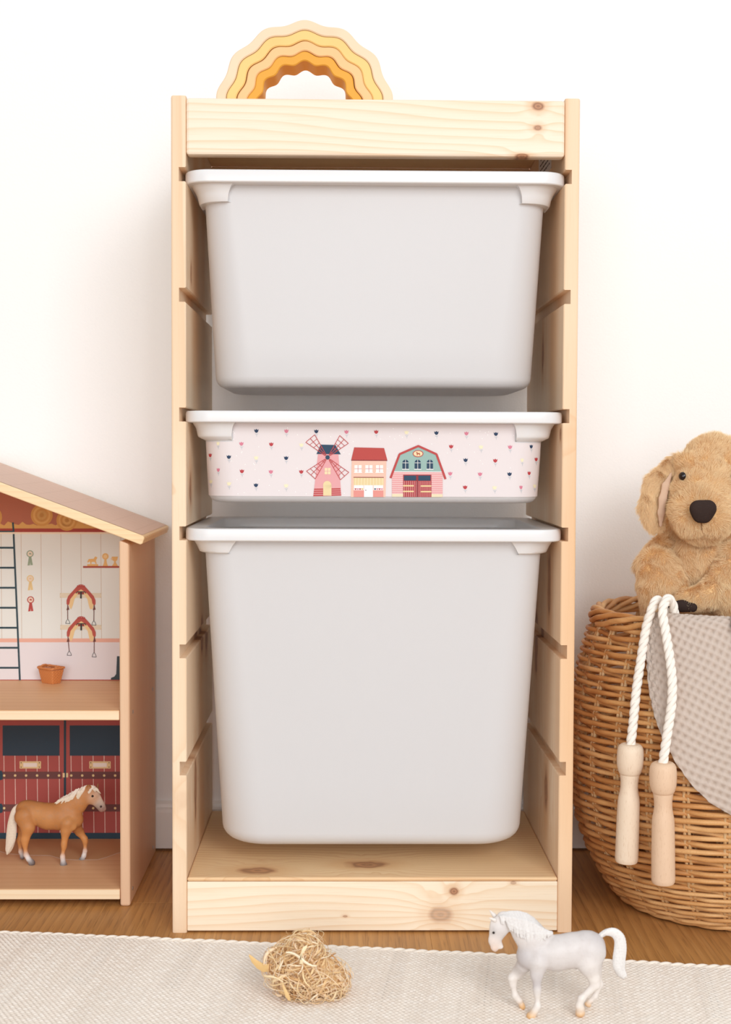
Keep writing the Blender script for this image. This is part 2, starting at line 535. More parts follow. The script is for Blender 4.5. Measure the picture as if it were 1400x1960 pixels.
for s in (-1, 1):
    for (yy, zz) in ((0.03, 0.880), (0.27, 0.880), (0.03, 0.03), (0.27, 0.03)):
        mb = MB(); mb.lathe([(-0.002, 0.0055), (0.0008, 0.0055), (0.0014, 0.0045)], (s * 0.2200, yy, zz), (s, 0, 0), 14)
        part(mb, 'screw', m_screw, FR, auto=0.6)
m_paper = flat(232, 226, 226)
mb = MB(); mb.box(XI - 0.0002, XI + 0.0002, 0.10, 0.205, 0.855, 0.8885, 0, mat=m_paper)
m_ink = flat(60, 55, 60)
rl = random.Random(2)
for row in range(4):                                    # tiny illegible print lines on the paper label
    yy = 0.112
    while yy < 0.19:
        L = rl.uniform(0.004, 0.014)
        mb.box(XI - 0.0004, XI - 0.0003, yy, yy + L, 0.880 - row * 0.006, 0.8818 - row * 0.006, 0, mat=m_ink)
        yy += L + 0.003
part(mb, 'paper_label', None, FR, label='white printed paper label on the inner side')

# ---------------------------------------------------------------- the three white boxes
def rr(hx, y0, y1, r, z, n=9, ns=6):
    """A rounded rectangle in plan, counter-clockwise from the front's middle."""
    P = []
    for (cx, cy, a0) in ((hx - r, y0 + r, -PI / 2), (hx - r, y1 - r, 0), (-hx + r, y1 - r, PI / 2), (-hx + r, y0 + r, PI)):
        for i in range(n + 1):
            a = a0 + PI / 2 * i / n
            P.append((cx + r * math.cos(a), cy + r * math.sin(a), z))
    return P
m_box, b = material('white_polypropylene', 0.34, 0.42, rgb(238, 239, 242))
x, y, z = coords()
bump(b, noise(xyz(x, y, z), 900.0, 2.0), 0.0002, 0.25)
def translucent(m, b, f, col):
    nt = m.node_tree
    t = nt.nodes.new('ShaderNodeBsdfTranslucent'); t.inputs[0].default_value = col
    k = nt.nodes.new('ShaderNodeMixShader'); k.inputs[0].default_value = f
    nt.links.new(b.outputs[0], k.inputs[1]); nt.links.new(t.outputs[0], k.inputs[2])
    nt.links.new(k.outputs[0], nt.nodes['Material Output'].inputs['Surface'])
translucent(m_box, b, 0.29, rgb(246, 244, 242))
m_boxin, b2 = material('white_polypropylene_inside', 0.4, 0.3, rgb(236, 236, 238))
translucent(m_boxin, b2, 0.9, rgb(250, 249, 248))
m_rim, b = material('white_rim_plastic', 0.3, 0.45, rgb(229, 230, 232))
b.inputs['Subsurface Weight'].default_value = 0.25
b.inputs['Subsurface Radius'].default_value = (0.02, 0.016, 0.013)
b.inputs['Subsurface Scale'].default_value = 0.3

class Tub:
    def __init__(s, zr, zb, fil):
        s.zr, s.zb, s.fil = zr, zb, fil                 # rim underside, bottom, fillet
    def dims(s, z, off=0.0):
        t = s.zr - z
        return 0.189 - 0.05 * t + off, 0.020 + 0.05 * t - off, 0.282 - 0.05 * t + off, 0.030 + 0.07 * t
    def front(s, x, z, off=0.0):
        hx, y0, y1, r = s.dims(z, off)
        e = abs(x) - (hx - r)
        if e <= 0: return y0
        if e >= r: return y0 + r
        return y0 + r - math.sqrt(r * r - e * e)
def make_box(zr, zb, label, lug, fil=0.012, hrim=0.0133):
    T = Tub(zr, zb, fil)
    bx = thing('storage_box', (0, 0.15, zb), label, 'storage box', 'white plastic boxes in the pine frame')
    def rings(off, zlow):
        R = []
        f = fil
        for i in range(6):
            a = PI / 2 * i / 5
            ins = f * (1 - math.sin(a)); z = zlow + f * (1 - math.cos(a))
            hx, y0, y1, r = T.dims(z, off - ins)
            R.append(rr(hx, y0, y1, max(0.004, r - ins), z))
        for i in range(1, 7):
            z = zlow + f + (zr + 0.001 - zlow - f) * i / 6
            hx, y0, y1, r = T.dims(z, off)
            R.append(rr(hx, y0, y1, r, z))
        return R
    mb = MB()
    out = rings(0.0, zb); inn = rings(-0.0022, zb + 0.0022)
    mb.grid(out, False, True, mat=m_box); mb.fan(out[0], m_box, flip=True)
    mb.grid(inn, False, True, flip=True, mat=m_boxin); mb.fan(inn[0], m_boxin)
    mb.grid([out[-1], inn[-1]], False, True, mat=m_box)
    part(mb, 'tub', None, bx, auto=0.9)
    # the flat collar that slides in the frame's grooves
    ht = zr + hrim
    R = [rr(0.1868, 0.022, 0.280, 0.028, zr), rr(0.2063, 0.0012, 0.2968, 0.0268, zr), rr(0.2073, 0.0002, 0.2978, 0.0276, zr + 0.001), rr(0.2075, 0.0, 0.298, 0.028, zr + 0.003),
         rr(0.2075, 0.0, 0.298, 0.028, ht - 0.003), rr(0.2071, 0.0004, 0.2976, 0.0276, ht - 0.001), rr(0.2060, 0.0015, 0.2965, 0.0265, ht),
         rr(0.1900, 0.0185, 0.2835, 0.030, ht), rr(0.1878, 0.0207, 0.2813, 0.0285, ht - 0.001), rr(0.1868, 0.022, 0.280, 0.028, ht - 0.003)]
    mb = MB(); mb.grid(R, True, True)
    part(mb, 'rim', m_rim, bx, auto=0.6)
    # corner lugs below the collar
    def lugpath(off, z, cx, sx, sy, n=10, ylen=0.075):
        hx, y0, y1, r = T.dims(z, off)
        P = [(cx, y0), ((cx + hx - r) / 2, y0)]
        for i in range(n + 1):
            a = -PI / 2 + PI / 2 * i / n
            P.append((hx - r + r * math.cos(a), y0 + r + r * math.sin(a)))
        P += [(hx, y0 + r + 0.012), (hx, ylen)]
        return [(sx * p[0], p[1] if sy > 0 else 0.302 - p[1], z) for p in P]
    for sx in (-1, 1):
        for sy in (1, -1):
            mb = MB()
            rows = [lugpath(off, zr - dz, cx, sx, sy) for (dz, off, cx) in lug]
            mb.grid(rows, False, False, flip=(sx * sy > 0))
            tail = [rows[i][-1] for i in range(len(rows))]
            q = T.dims(zr, -0.001)[0]
            inner = [(sx * min(abs(p[0]), q), p[1], p[2]) for p in tail]
            mb.grid([tail, inner], smooth=False)
            head = [rows[i][0] for i in range(len(rows))]
            yi = T.dims(zr, -0.004)[1]
            inner = [(p[0], yi if sy > 0 else 0.302 - yi, p[2]) for p in head]
            mb.grid([head, inner], smooth=False)
            part(mb, 'corner_lug', m_rim, bx, auto=0.7)
    return T, bx
lugA = [(-0.0005, 0.0125, 0.153), (0.002, 0.0112, 0.156), (0.006, 0.0088, 0.158), (0.011, 0.0072, 0.1595), (0.0172, 0.0062, 0.160), (0.0184, 0.0054, 0.160), (0.0178, 0.0032, 0.1605), (0.0190, -0.001, 0.161)]
lugB = [(-0.0005, 0.0125, 0.152), (0.002, 0.0110, 0.1535), (0.006, 0.0090, 0.155), (0.0125, 0.0080, 0.156), (0.0145, 0.0076, 0.156), (0.0158, 0.0070, 0.156), (0.0205, -0.0015, 0.156)]
lugC = [(-0.0005, 0.0120, 0.150), (0.002, 0.0105, 0.152), (0.006, 0.0085, 0.155), (0.0115, 0.0066, 0.158), (0.0135, 0.0058, 0.159), (0.0145, 0.0035, 0.160), (0.0155, -0.001, 0.161)]
T1, box1 = make_box(0.8180, 0.5995, 'deep plain white plastic box in the topmost grooves of the frame', lugA)
T2, box2 = make_box(0.5600, 0.4720, 'shallow white plastic box with a pale pink farm picture on its front', lugB, 0.010, 0.0125)
T3, box3 = make_box(0.4310, 0.0840, 'tallest plain white plastic box, the lowest in the frame', lugC, 0.016)

class Decal:
    """Flat print: coloured shapes laid on a surface in thin layers; put(px, py, layer) gives the point on that surface."""
    def __init__(s, put): s.put, s.mb, s.n = put, MB(), 0
    def poly(s, pts, c, l=1):
        s.n += 1
        l = l + (s.n % 400) * 0.002
        P = [s.put(p[0], p[1], l) for p in pts]
        a = sum(pts[i][0] * pts[(i + 1) % len(pts)][1] - pts[(i + 1) % len(pts)][0] * pts[i][1] for i in range(len(pts)))
        if a > 0: P = P[::-1]
        s.mb.add(P, [tuple(range(len(P)))], flat(*c))
    def rect(s, x0, y0, x1, y1, c, l=1): s.poly([(x0, y0), (x1, y0), (x1, y1), (x0, y1)], c, l)
    def circ(s, x, y, r, c, l=1, ry=None, n=18):
        ry = ry or r
        s.poly([(x + r * math.cos(2 * PI * i / n), y + ry * math.sin(2 * PI * i / n)) for i in range(n)], c, l)
    def line(s, a, b, w, c, l=1):
        dx, dy = b[0] - a[0], b[1] - a[1]
        L = math.hypot(dx, dy) + 1e-9
        nx, ny = -dy / L * w / 2, dx / L * w / 2
        s.poly([(a[0] + nx, a[1] + ny), (b[0] + nx, b[1] + ny), (b[0] - nx, b[1] - ny), (a[0] - nx, a[1] - ny)], c, l)
    def path(s, pts, w, c, l=1):
        for a, b in zip(pts, pts[1:]): s.line(a, b, w, c, l)

def on_tub(px, py, l):
    y = 0.025
    for _ in range(14):
        p = at(px, py, y)
        y = 0.5 * y + 0.5 * T2.front(p[0], p[2], 0.0003 + 0.00012 * l)
    p = at(px, py, y)
    return (p[0], T2.front(p[0], p[2], 0.0003 + 0.00012 * l), p[2])
st = Decal(on_tub)
PINKBG = (228, 221, 223)
# the sticker's ground: a sheet that wraps the corners, its top corners cut out round the lugs
xs = list(np.linspace(-0.1865, -0.1565, 22)) + list(np.linspace(-0.155, 0.155, 30)) + list(np.linspace(0.1565, 0.1865, 22))
def sheet(z0, z1, X_):
    rows = []
    for z in np.linspace(z0, z1, 5):
        hx = T2.dims(z, 0.0003)[0]
        rows.append([(min(max(x, -hx + 1e-4), hx - 1e-4), T2.front(min(max(x, -hx + 1e-4), hx - 1e-4), z, 0.0003), z) for x in X_])
    st.mb.grid(rows, mat=flat(*PINKBG), smooth=True)
sheet(0.4793, 0.5392, xs)
sheet(0.5392, 0.5598, [q for q in xs if abs(q) < 0.1555])
NV, PK, RD, CR = (40, 62, 92), (214, 130, 152), (184, 66, 72), (240, 234, 200)
tul = [(491, 824, NV), (548.5, 824.5, PK), (605.8, 825, NV), (663.5, 826, PK), (720.5, 826, RD), (778.6, 827, CR), (835.8, 828, NV), (893.3, 829, PK), (949.8, 830, NV),
       (417.6, 848, CR), (462.3, 848.7, PK), (519.5, 849.7, RD), (577.3, 851, CR), (864, 854, RD), (921.2, 855, CR), (976.9, 855, PK), (1017.5, 854, NV),
       (402.5, 870.7, RD), (438.3, 874, NV), (490.6, 875.7, CR), (548, 876, NV), (891.7, 880, NV), (948.6, 881, RD), (1000, 880, CR), (1027, 878.5, RD),
       (418, 898.7, PK), (463.3, 901.3, RD), (518.8, 902.3, PK), (577, 902.3, RD), (862.2, 905.8, PK), (919.4, 906.8, PK), (975.9, 906.8, NV), (1013.5, 905, RD),
       (403.8, 921, CR), (438.6, 925, CR), (490.2, 928, NV), (548, 929, CR), (890.8, 932, RD), (947.3, 932.8, CR), (997.9, 932, PK), (1024, 929.7, CR)]
for (cx, cy, c) in tul:
    k = 1.0 if 430 < cx < 990 else 0.72
    w = 4.3 * k
    st.line((cx + 0.5, cy + 4), (cx + 0.8, cy + 12), 0.8, (196, 200, 206))
    st.line((cx + 0.5, cy + 9), (cx - 2.6 * k, cy + 5.5), 0.9, (196, 200, 206)); st.line((cx + 0.5, cy + 9), (cx + 3.4 * k, cy + 5.5), 0.9, (196, 200, 206))
    st.poly([(cx - w, cy - 2.6), (cx - w * .45, cy - 1), (cx, cy - 3.2), (cx + w * .45, cy - 1), (cx + w, cy - 2.6), (cx + w * .8, cy + 2), (cx + w * .3, cy + 4.2), (cx - w * .3, cy + 4.2), (cx - w * .8, cy + 2)], c, 2)
rd = random.Random(9)
for i in range(90):
    st.circ(rd.uniform(440, 985), rd.uniform(818, 946), 0.9, (250, 248, 248), 1, n=8)
def B(x, y): return (560 + x / 4.375, 800 + y / 4.375)
def bpoly(pts, c, l): st.poly([B(*p) for p in pts], c, l)
def brect(x0, y0, x1, y1, c, l): st.rect(*B(x0, y0), *B(x1, y1), c, l)
def bline(a, b, w, c, l): st.line(B(*a), B(*b), w / 4.375, c, l)
WR, PB, NB = (186, 74, 74), (226, 166, 170), (46, 72, 96)
# windmill
bpoly([(215, 300), (385, 300), (410, 650), (175, 658)], PB, 3)
for i in range(4):
    y0 = 592 + i * 17
    bpoly([(182 - i * 2, y0), (402 + i * 2, y0 - 4), (403 + i * 2, y0 + 7), (181 - i * 2, y0 + 11)], WR, 4)
bpoly([(237, 223), (360, 226), (405, 304), (202, 302)], NB, 4)
brect(258, 560, 327, 650, (232, 214, 168), 5); st.circ(*B(292, 562), 35 / 4.375, (232, 214, 168), 5)
brect(270, 418, 320, 472, (236, 220, 180), 5); bline((295, 418), (295, 472), 4, PB, 6); bline((270, 445), (320, 445), 4, PB, 6)
for (a, b_) in (((187, 140), (112, 203)), ((397, 147), (469, 212)), ((118, 445), (192, 510)), ((402, 518), (473, 455))):
    hub = (295, 330)
    mid = ((a[0] + b_[0]) / 2, (a[1] + b_[1]) / 2)
    e = [(hub[0] + (q[0] - hub[0]) * .12, hub[1] + (q[1] - hub[1]) * .12) for q in (a, b_)]
    for q, qq in ((a, e[0]), (b_, e[1]), (mid, hub), (a, b_)): bline(q, qq, 5, WR, 7)
    for t in (0.25, 0.45, 0.64, 0.82):
        bline([hub[i] + (a[i] - hub[i]) * t for i in (0, 1)], [hub[i] + (b_[i] - hub[i]) * t for i in (0, 1)], 4, WR, 7)
st.circ(*B(295, 330), 18 / 4.375, NB, 8)
# shop house
bpoly([(497, 352), (788, 352), (780, 662), (490, 662)], (238, 196, 178), 3)
bpoly([(518, 246), (768, 252), (795, 352), (493, 350)], (184, 76, 72), 4); bline((493, 354), (795, 356), 7, (134, 52, 56), 5)
for x0 in (520, 611, 700):
    brect(x0, 395, x0 + 60, 455, (246, 246, 240), 4); brect(x0 - 4, 454, x0 + 64, 460, (250, 250, 246), 5)
    bline((x0 + 30, 395), (x0 + 30, 455), 4, (208, 130, 146), 5); bline((x0, 425), (x0 + 60, 425), 4, (208, 130, 146), 5)
brect(513, 500, 765, 563, (230, 210, 162), 4)
for i in range(10): bline((530 + i * 25, 502), (526 + i * 25.6, 563), 3, (246, 236, 206), 5)
bline((512, 497), (766, 498), 6, (140, 66, 66), 6)
brect(513, 605, 600, 662, (226, 150, 142), 4); brect(675, 607, 762, 662, (226, 150, 142), 4)
brect(515, 563, 597, 605, (240, 240, 240), 4); brect(680, 563, 760, 605, (240, 240, 240), 4)
brect(600, 563, 675, 662, (242, 242, 244), 5); st.circ(*B(615, 605), 0.9, (70, 40, 40), 6, n=8)
for i, c in enumerate((RD, PK, RD, (220, 190, 100))): bpoly([(520 + i * 19, 590), (538 + i * 19, 590), (533 + i * 19, 601), (525 + i * 19, 601)], c, 6)
for i, c in enumerate((NV, PK, RD, PK)): bpoly([(684 + i * 19, 590), (702 + i * 19, 590), (697 + i * 19, 601), (689 + i * 19, 601)], c, 6)
# barn
bpoly([(1055, 235), (1205, 303), (1252, 450), (846, 448), (900, 300)], (152, 184, 178), 3)
brect(834, 450, 1259, 660, (226, 166, 168), 3)
for i in range(11): bline((834, 464 + i * 17), (1259, 465 + i * 17), 4, (240, 214, 212), 4)
bline((842, 450), (1256, 452), 6, (244, 240, 240), 5)
brect(834, 636, 930, 660, (232, 220, 186), 5); brect(1165, 638, 1258, 662, (232, 220, 186), 5)
for a, b_ in (((822, 503), (898, 303)), ((896, 304), (1057, 234)), ((1053, 234), (1210, 305)), ((1207, 303), (1283, 512))): bline(a, b_, 18, WR, 6)
st.circ(*B(1053, 299), 45 / 4.375, WR, 6, 29 / 4.375); st.circ(*B(1053, 299), 38 / 4.375, (236, 218, 176), 7, 23 / 4.375)
bpoly([(1036, 288), (1046, 284), (1050, 294), (1068, 293), (1070, 313), (1063, 313), (1062, 304), (1050, 304), (1049, 313), (1043, 313), (1042, 298)], (178, 92, 70), 8)
for x0 in (922, 1024, 1126):
    brect(x0, 374, x0 + 52, 428, NB, 5); st.circ(*B(x0 + 26, 375), 26 / 4.375, NB, 5, 26 / 4.375)
    bline((x0 + 26, 350), (x0 + 26, 428), 4, (230, 232, 230), 6); bline((x0, 376), (x0 + 52, 376), 4, (230, 232, 230), 6); bline((x0 - 4, 429), (x0 + 56, 430), 6, (246, 244, 244), 6)
brect(928, 475, 1165, 662, (168, 60, 64), 5)
for i in range(14): bline((938 + i * 16.5, 528), (938 + i * 16.5, 660), 5, (222, 160, 160), 6)
brect(935, 482, 1037, 524, NB, 7); brect(1055, 482, 1157, 525, NB, 7); brect(1039, 478, 1053, 662, (140, 50, 58), 7)
for y0 in (568, 615): bline((928, y0), (1016, y0), 11, (238, 214, 160), 8); bline((1076, y0 + 2), (1163, y0 + 2), 11, (238, 214, 160), 8)
part(st.mb, 'printed_sticker', None, box2, label='pale pink sticker printed with a windmill, a shop, a barn and tulips')

# ---------------------------------------------------------------- the wavy stacking arches on the frame's top
AZ = 0.9069
ctr = at(583.3, 211.5, 0.06)
def arch(r_out, r_in, col, label, seed, dx=0.0):
    m, b = material('painted_wood_' + label.split()[0], 0.55, 0.25)
    x, y, z = coords()
    n = noise(xyz(x * 20 + seed, y * 900, z * 20), 1.0, 2.0)
    wire(b, 'Base Color', mix(step_(n, 0.5, 0.8) * 0.10, rgb(*col), rgb(180, 130, 80)))
    t = thing('stacking_arch', (ctr[0] + dx, 0.079, AZ), label, 'toy arch', 'nested wavy wooden arches on the frame')
    N = 150
    rows = []
    zc, xc = ctr[2], ctr[0] + dx
    A0 = -math.asin(0.0042 / 0.09)
    fr = []
    for i in range(N + 1):
        th = PI * i / N
        w = 0.0021 * math.cos(2 * PI * (th - PI / 2) / math.radians(26.5))
        ro, ri = r_out + w, r_in + w
        fr.append(((ro * math.cos(th), ro * math.sin(th)), (ri * math.cos(th), ri * math.sin(th))))
    dz = zc - AZ
    fr = [((fr[0][0][0], -dz), (fr[0][1][0], -dz))] + fr + [((fr[-1][0][0], -dz), (fr[-1][1][0], -dz))]
    y0, y1, bv = 0.060, 0.102, 0.0012
    def cen(p, q, k): return (p[0] + (q[0] - p[0]) * k, p[1] + (q[1] - p[1]) * k)
    R = []
    for (o_, i_) in fr:
        k = bv / (r_out - r_in)
        prof = [(cen(o_, i_, k), y0), (cen(i_, o_, k), y0), (i_, y0 + bv), (i_, y1 - bv), (cen(i_, o_, k), y1), (cen(o_, i_, k), y1), (o_, y1 - bv), (o_, y0 + bv)]
        R.append([(xc + p[0], yy, zc + p[1]) for p, yy in prof])
    mb = MB(); mb.grid(R, False, True); mb.fan(R[0], flip=True); mb.fan(R[-1])
    part(mb, 'arch_body', m, t, auto=0.6)
arch(0.0978, 0.0867, (238, 214, 184), 'pale cream wavy wooden arch, outermost of the nested arches on the frame', 1)
arch(0.0861, 0.0752, (240, 204, 132), 'yellow wavy wooden arch directly inside the pale cream arch', 2)
arch(0.0745, 0.0637, (240, 196, 142), 'peach wavy wooden arch between the yellow arch and the ochre arch', 3, 0.0004)
arch(0.0631, 0.0528, (228, 166, 66), 'dark ochre wavy wooden arch, innermost and smallest of the nested arches', 4)

# ---------------------------------------------------------------- the toy barn (open doll's house)
HB = (-0.50, 0.20, 0.0)
HS = thing('toy_barn', HB, 'pitched-roof wooden toy barn with printed stable walls beside the frame', 'dollhouse')
YF, YB = 0.090, 0.313
XR, XRT = -0.2915, -0.2798
m_hs = pine('house_side_pine', HB, 2, 1, 0, light=(228, 194, 162), dark=(206, 160, 124), tint=(214, 170, 138), period=0.012, seed=12.2, amp=0.02, line=0.5, tamt=0.6)
XL = -0.72
SLOPE = 0.373
APX = -0.50
def roofz(x): return 0.4204 + SLOPE * (-0.2649 - x)      # underside of the right-hand slab at its front
for s, xa, xb in ((1, XR, XRT), (-1, XL, XL + 0.0117)):
    mb = MB()
    zo = 0.4225 if s > 0 else 0.4225
    poly = [(xa, 0.0), (xb, 0.0), (xb, 0.4215), (xa, 0.4258)] if s > 0 else [(xa, 0.0), (xb, 0.0), (xb, 0.4258), (xa, 0.4215)]
    mb.prism(poly, YF, YB, 'y', 0.0028, lambda e: abs(e.verts[0].co.x - e.verts[1].co.x) < 1e-6 or (e.verts[0].co.z < 1e-4 and e.verts[1].co.z < 1e-4), seg=3)
    w = part(mb, 'side_wall', m_hs, HS)
    if s > 0:
        for (yy, zz) in ((0.115, 0.223), (0.285, 0.221), (0.11, 0.015), (0.285, 0.014)):
            mb = MB(); mb.lathe([(-0.002, 0.0025), (0.0003, 0.0025), (0.0006, 0.0018)], (XRT, yy, zz), (1, 0, 0), 10)
            part(mb, 'screw', m_screw, w, auto=0.6)
m_hshelf = pine('house_shelf_pine', HB, 0, 1, 2, light=(232, 192, 148), dark=(206, 156, 108), tint=(220, 172, 128), period=0.014, seed=15.2, amp=0.05, fu=1.4, fv=8.0, line=0.6, tamt=0.5, phase=0.7)
m_hedge = pine('house_edge_pine', HB, 0, 2, 1, light=(246, 226, 194), dark=(230, 192, 146), period=0.008, seed=17.2, amp=0.02, line=0.55, tamt=0.3)
for (z0, z1) in ((0.0075, 0.0200), (0.2172, 0.2290)):
    mb = MB(); mb.box(XL + 0.0119, XR - 0.0002, YF + 0.0012, 0.3052, z0, z1, 0.0012, 2, mat=m_hshelf)
    mb.box(XL + 0.0121, XR - 0.0004, YF, YF + 0.0013, z0 + 0.0008, z1 - 0.0008, 0.0005, 1, mat=m_hedge)
    part(mb, 'shelf_board', None, HS)
# the back panel: one sheet, printed on its front
mb = MB()
mb.prism([(XL + 0.0119, 0.0205), (XR - 0.0002, 0.0205), (XR - 0.0002, 0.428), (APX, 0.504), (XL + 0.0119, 0.428)], 0.3056, 0.311, 'y')
bp = part(mb, 'back_panel', flat(214, 190, 160), HS)
# roof
roof_m, b = material('printed_roof_sheet', 0.5, 0.3)
x, y, z = coords()
gx = step_(absn(fract(y / 0.03 + 0.2) - 0.5), 0.46, 0.49)
row = X.op('FLOOR', x / 0.028)
gy = step_(absn(fract(x / 0.028) - 0.5), 0.465, 0.49)
dots = step_(sin_(y * 2200.0), -0.2, 0.4)
wire(b, 'Base Color', mix(maxn(gx * 0.25, gy * dots * 0.45), rgb(216, 184, 166), rgb(176, 134, 112)))
m_redge = pine('roof_edge_pine', HB, 0, 2, 1, light=(244, 218, 176), dark=(222, 178, 126), period=0.006, seed=19.2, amp=0.02, line=0.6, tamt=0.4)
ca, sa = 1 / math.hypot(1, SLOPE), SLOPE / math.hypot(1, SLOPE)
for s in (1, -1):
    P0 = np.array([-0.2649, 0.4204])                       # eave, underside
    L = (P0[0] - APX) / ca
    t = 0.0108
    def q(u, v):                                           # u along the slope upward, v thickness
        x = P0[0] - u * ca + v * sa
        return (x if s > 0 else 2 * APX - x, P0[1] + u * sa + v * ca)
    mb = MB()
    e = [q(0.0, 0.002), q(0.002, 0.0), q(L, 0.0), q(L + t * SLOPE, t), q(0.003, t), q(0.0008, t - 0.001), q(0.0, t - 0.003)]
    mb.prism(e, 0.0885, 0.314, 'y', 0.0012, lambda ed: abs(ed.verts[0].co.y - ed.verts[1].co.y) < 1e-6 and ed.verts[0].co.y < 0.1, mat=m_redge)
    r = part(mb, 'roof_slab', None, HS)
    mb = MB()
    c4 = [q(0.004, t + 0.0003), q(L, t + 0.0003)]
    mb.add([(c4[0][0], 0.091, c4[0][1]), (c4[1][0], 0.091, c4[1][1]), (c4[1][0], 0.3125, c4[1][1]), (c4[0][0], 0.3125, c4[0][1])], [(0, 1, 2, 3)] if s < 0 else [(3, 2, 1, 0)], roof_m)
    part(mb, 'roof_sheet', None, r, label='dusty pink sheet printed with faint shingle lines')

PY = 0.3052
def on_back(px, py, l):
    p = at(px, py, PY - 0.0001 - 0.0001 * l)
    return p
dc = Decal(on_back)
CREAM, LINE, NAVY = (226, 231, 228), (206, 186, 170), (48, 70, 80)
XE = 273                                                    # a little past the side wall's edge
LX = -330
dc.rect(LX, 1018, XE, 1226, CREAM, 0)
for i in range(-8, 7):
    xx = 2 + i * 38.2
    dc.line((xx, 1022), (xx + 1.5, 1222), 0.9, LINE, 1)
dc.rect(LX, 1226, XE, 1303, (226, 222, 226), 0)
dc.rect(LX, 1222, XE, 1229.3, (228, 176, 158), 1)
dc.rect(LX, 1300.8, XE, 1304, (170, 72, 62), 1)
# hay loft in the gable
zt = 0.4955
def gab(px): return px
pts = [(XE, 1012), (XE, 1000)]
dc.poly([(LX, 1012), (XE, 1012), (XE - 12, 1004), (0, 910), (-60, 880), (LX, 985)], (178, 108, 84), 0)
dc.rect(LX, 1011.5, XE, 1018.5, (164, 66, 56), 2)
dc.rect(LX, 1018.5, XE, 1022, (240, 224, 202), 2)
rh = random.Random(3)
hay = [(LX, 1011.5), (215, 1011.5), (196, 1006)]
xx = 190
while xx > LX:
    hay.append((xx, 1003 + rh.uniform(-5, 4))); xx -= 7
dc.poly(hay, (216, 166, 96), 1)
for (bx_, by_, br_) in ((80, 986, 21), (128, 996, 20), (-20, 990, 24)):
    dc.circ(bx_, by_, br_, (208, 152, 82), 2, n=26)
    for k_, c in ((.8, (220, 170, 100)), (.62, (206, 150, 82)), (.42, (222, 174, 104)), (.2, (206, 150, 82))): dc.circ(bx_, by_, br_ * k_, c, 3, n=22); 
# ladder
dc.line((24.6, 1000), (26.0, 1018), 3.4, NAVY, 4); dc.line((26, 1022), (38, 1302), 3.5, NAVY, 4); dc.line((-44, 1022), (-60, 1302), 3.5, NAVY, 4)
for i in range(7): dc.rect(-48 - i * 2, 1046.6 + i * 38.3, 28 + i * 1.7, 1050.2 + i * 38.3, NAVY, 3)
dc.rect(-48, 1016, 27, 1018.5, NAVY, 5)
# rosettes
for (cx, cy, c) in ((57.5, 1060, (148, 166, 144)), (58, 1107.5, (226, 200, 146)), (58.6, 1148, (184, 80, 76))):
    dc.poly([(cx - 2.2, cy + 5), (cx + 1.2, cy + 5), (cx - 0.2, cy + 22), (cx - 4.8, cy + 22.5)], c, 1); dc.poly([(cx - 1, cy + 5), (cx + 2.4, cy + 5), (cx + 5.4, cy + 21.5), (cx + 0.9, cy + 22)], c, 1)
    dc.circ(cx, cy, 6.8, c, 2); dc.circ(cx, cy, 4.9, (232, 214, 196), 3); dc.poly([(cx - 2.6, cy + 1.2), (cx - 1, cy - 1.8), (cx + 1.8, cy - 1.4), (cx + 3, cy + 1.4)], c, 4)
# trophy shelf
dc.rect(159, 1083.3, XE, 1087, (168, 78, 62), 2)
GO = (228, 184, 118)
dc.rect(167, 1079.8, 188, 1083.3, GO, 2)
dc.poly([(167, 1075.5), (170, 1070), (179, 1069.5), (182.5, 1065), (186.5, 1067), (185, 1070.5), (183.5, 1073.5), (185.3, 1079), (183.6, 1079.8), (181, 1075.5), (175.5, 1075.5), (175, 1079.8), (173.2, 1079.8), (172, 1074.5), (168.5, 1077)], GO, 2)
dc.circ(201.8, 1065, 6.2, GO, 2); dc.circ(201.8, 1065, 3.6, (236, 204, 150), 3); dc.poly([(200, 1070), (203.6, 1070), (204.6, 1077.5), (206.8, 1083.3), (196.6, 1083.3), (199, 1077.5)], GO, 2)
dc.poly([(214, 1065.5), (226, 1065.5), (224.5, 1072), (221.5, 1074.5), (222.5, 1078), (226, 1083.3), (214.5, 1083.3), (218, 1078), (218.6, 1074.5), (215.5, 1072)], GO, 2)
dc.path([(214.5, 1067), (212.5, 1070), (216, 1072)], 1.1, GO, 2)
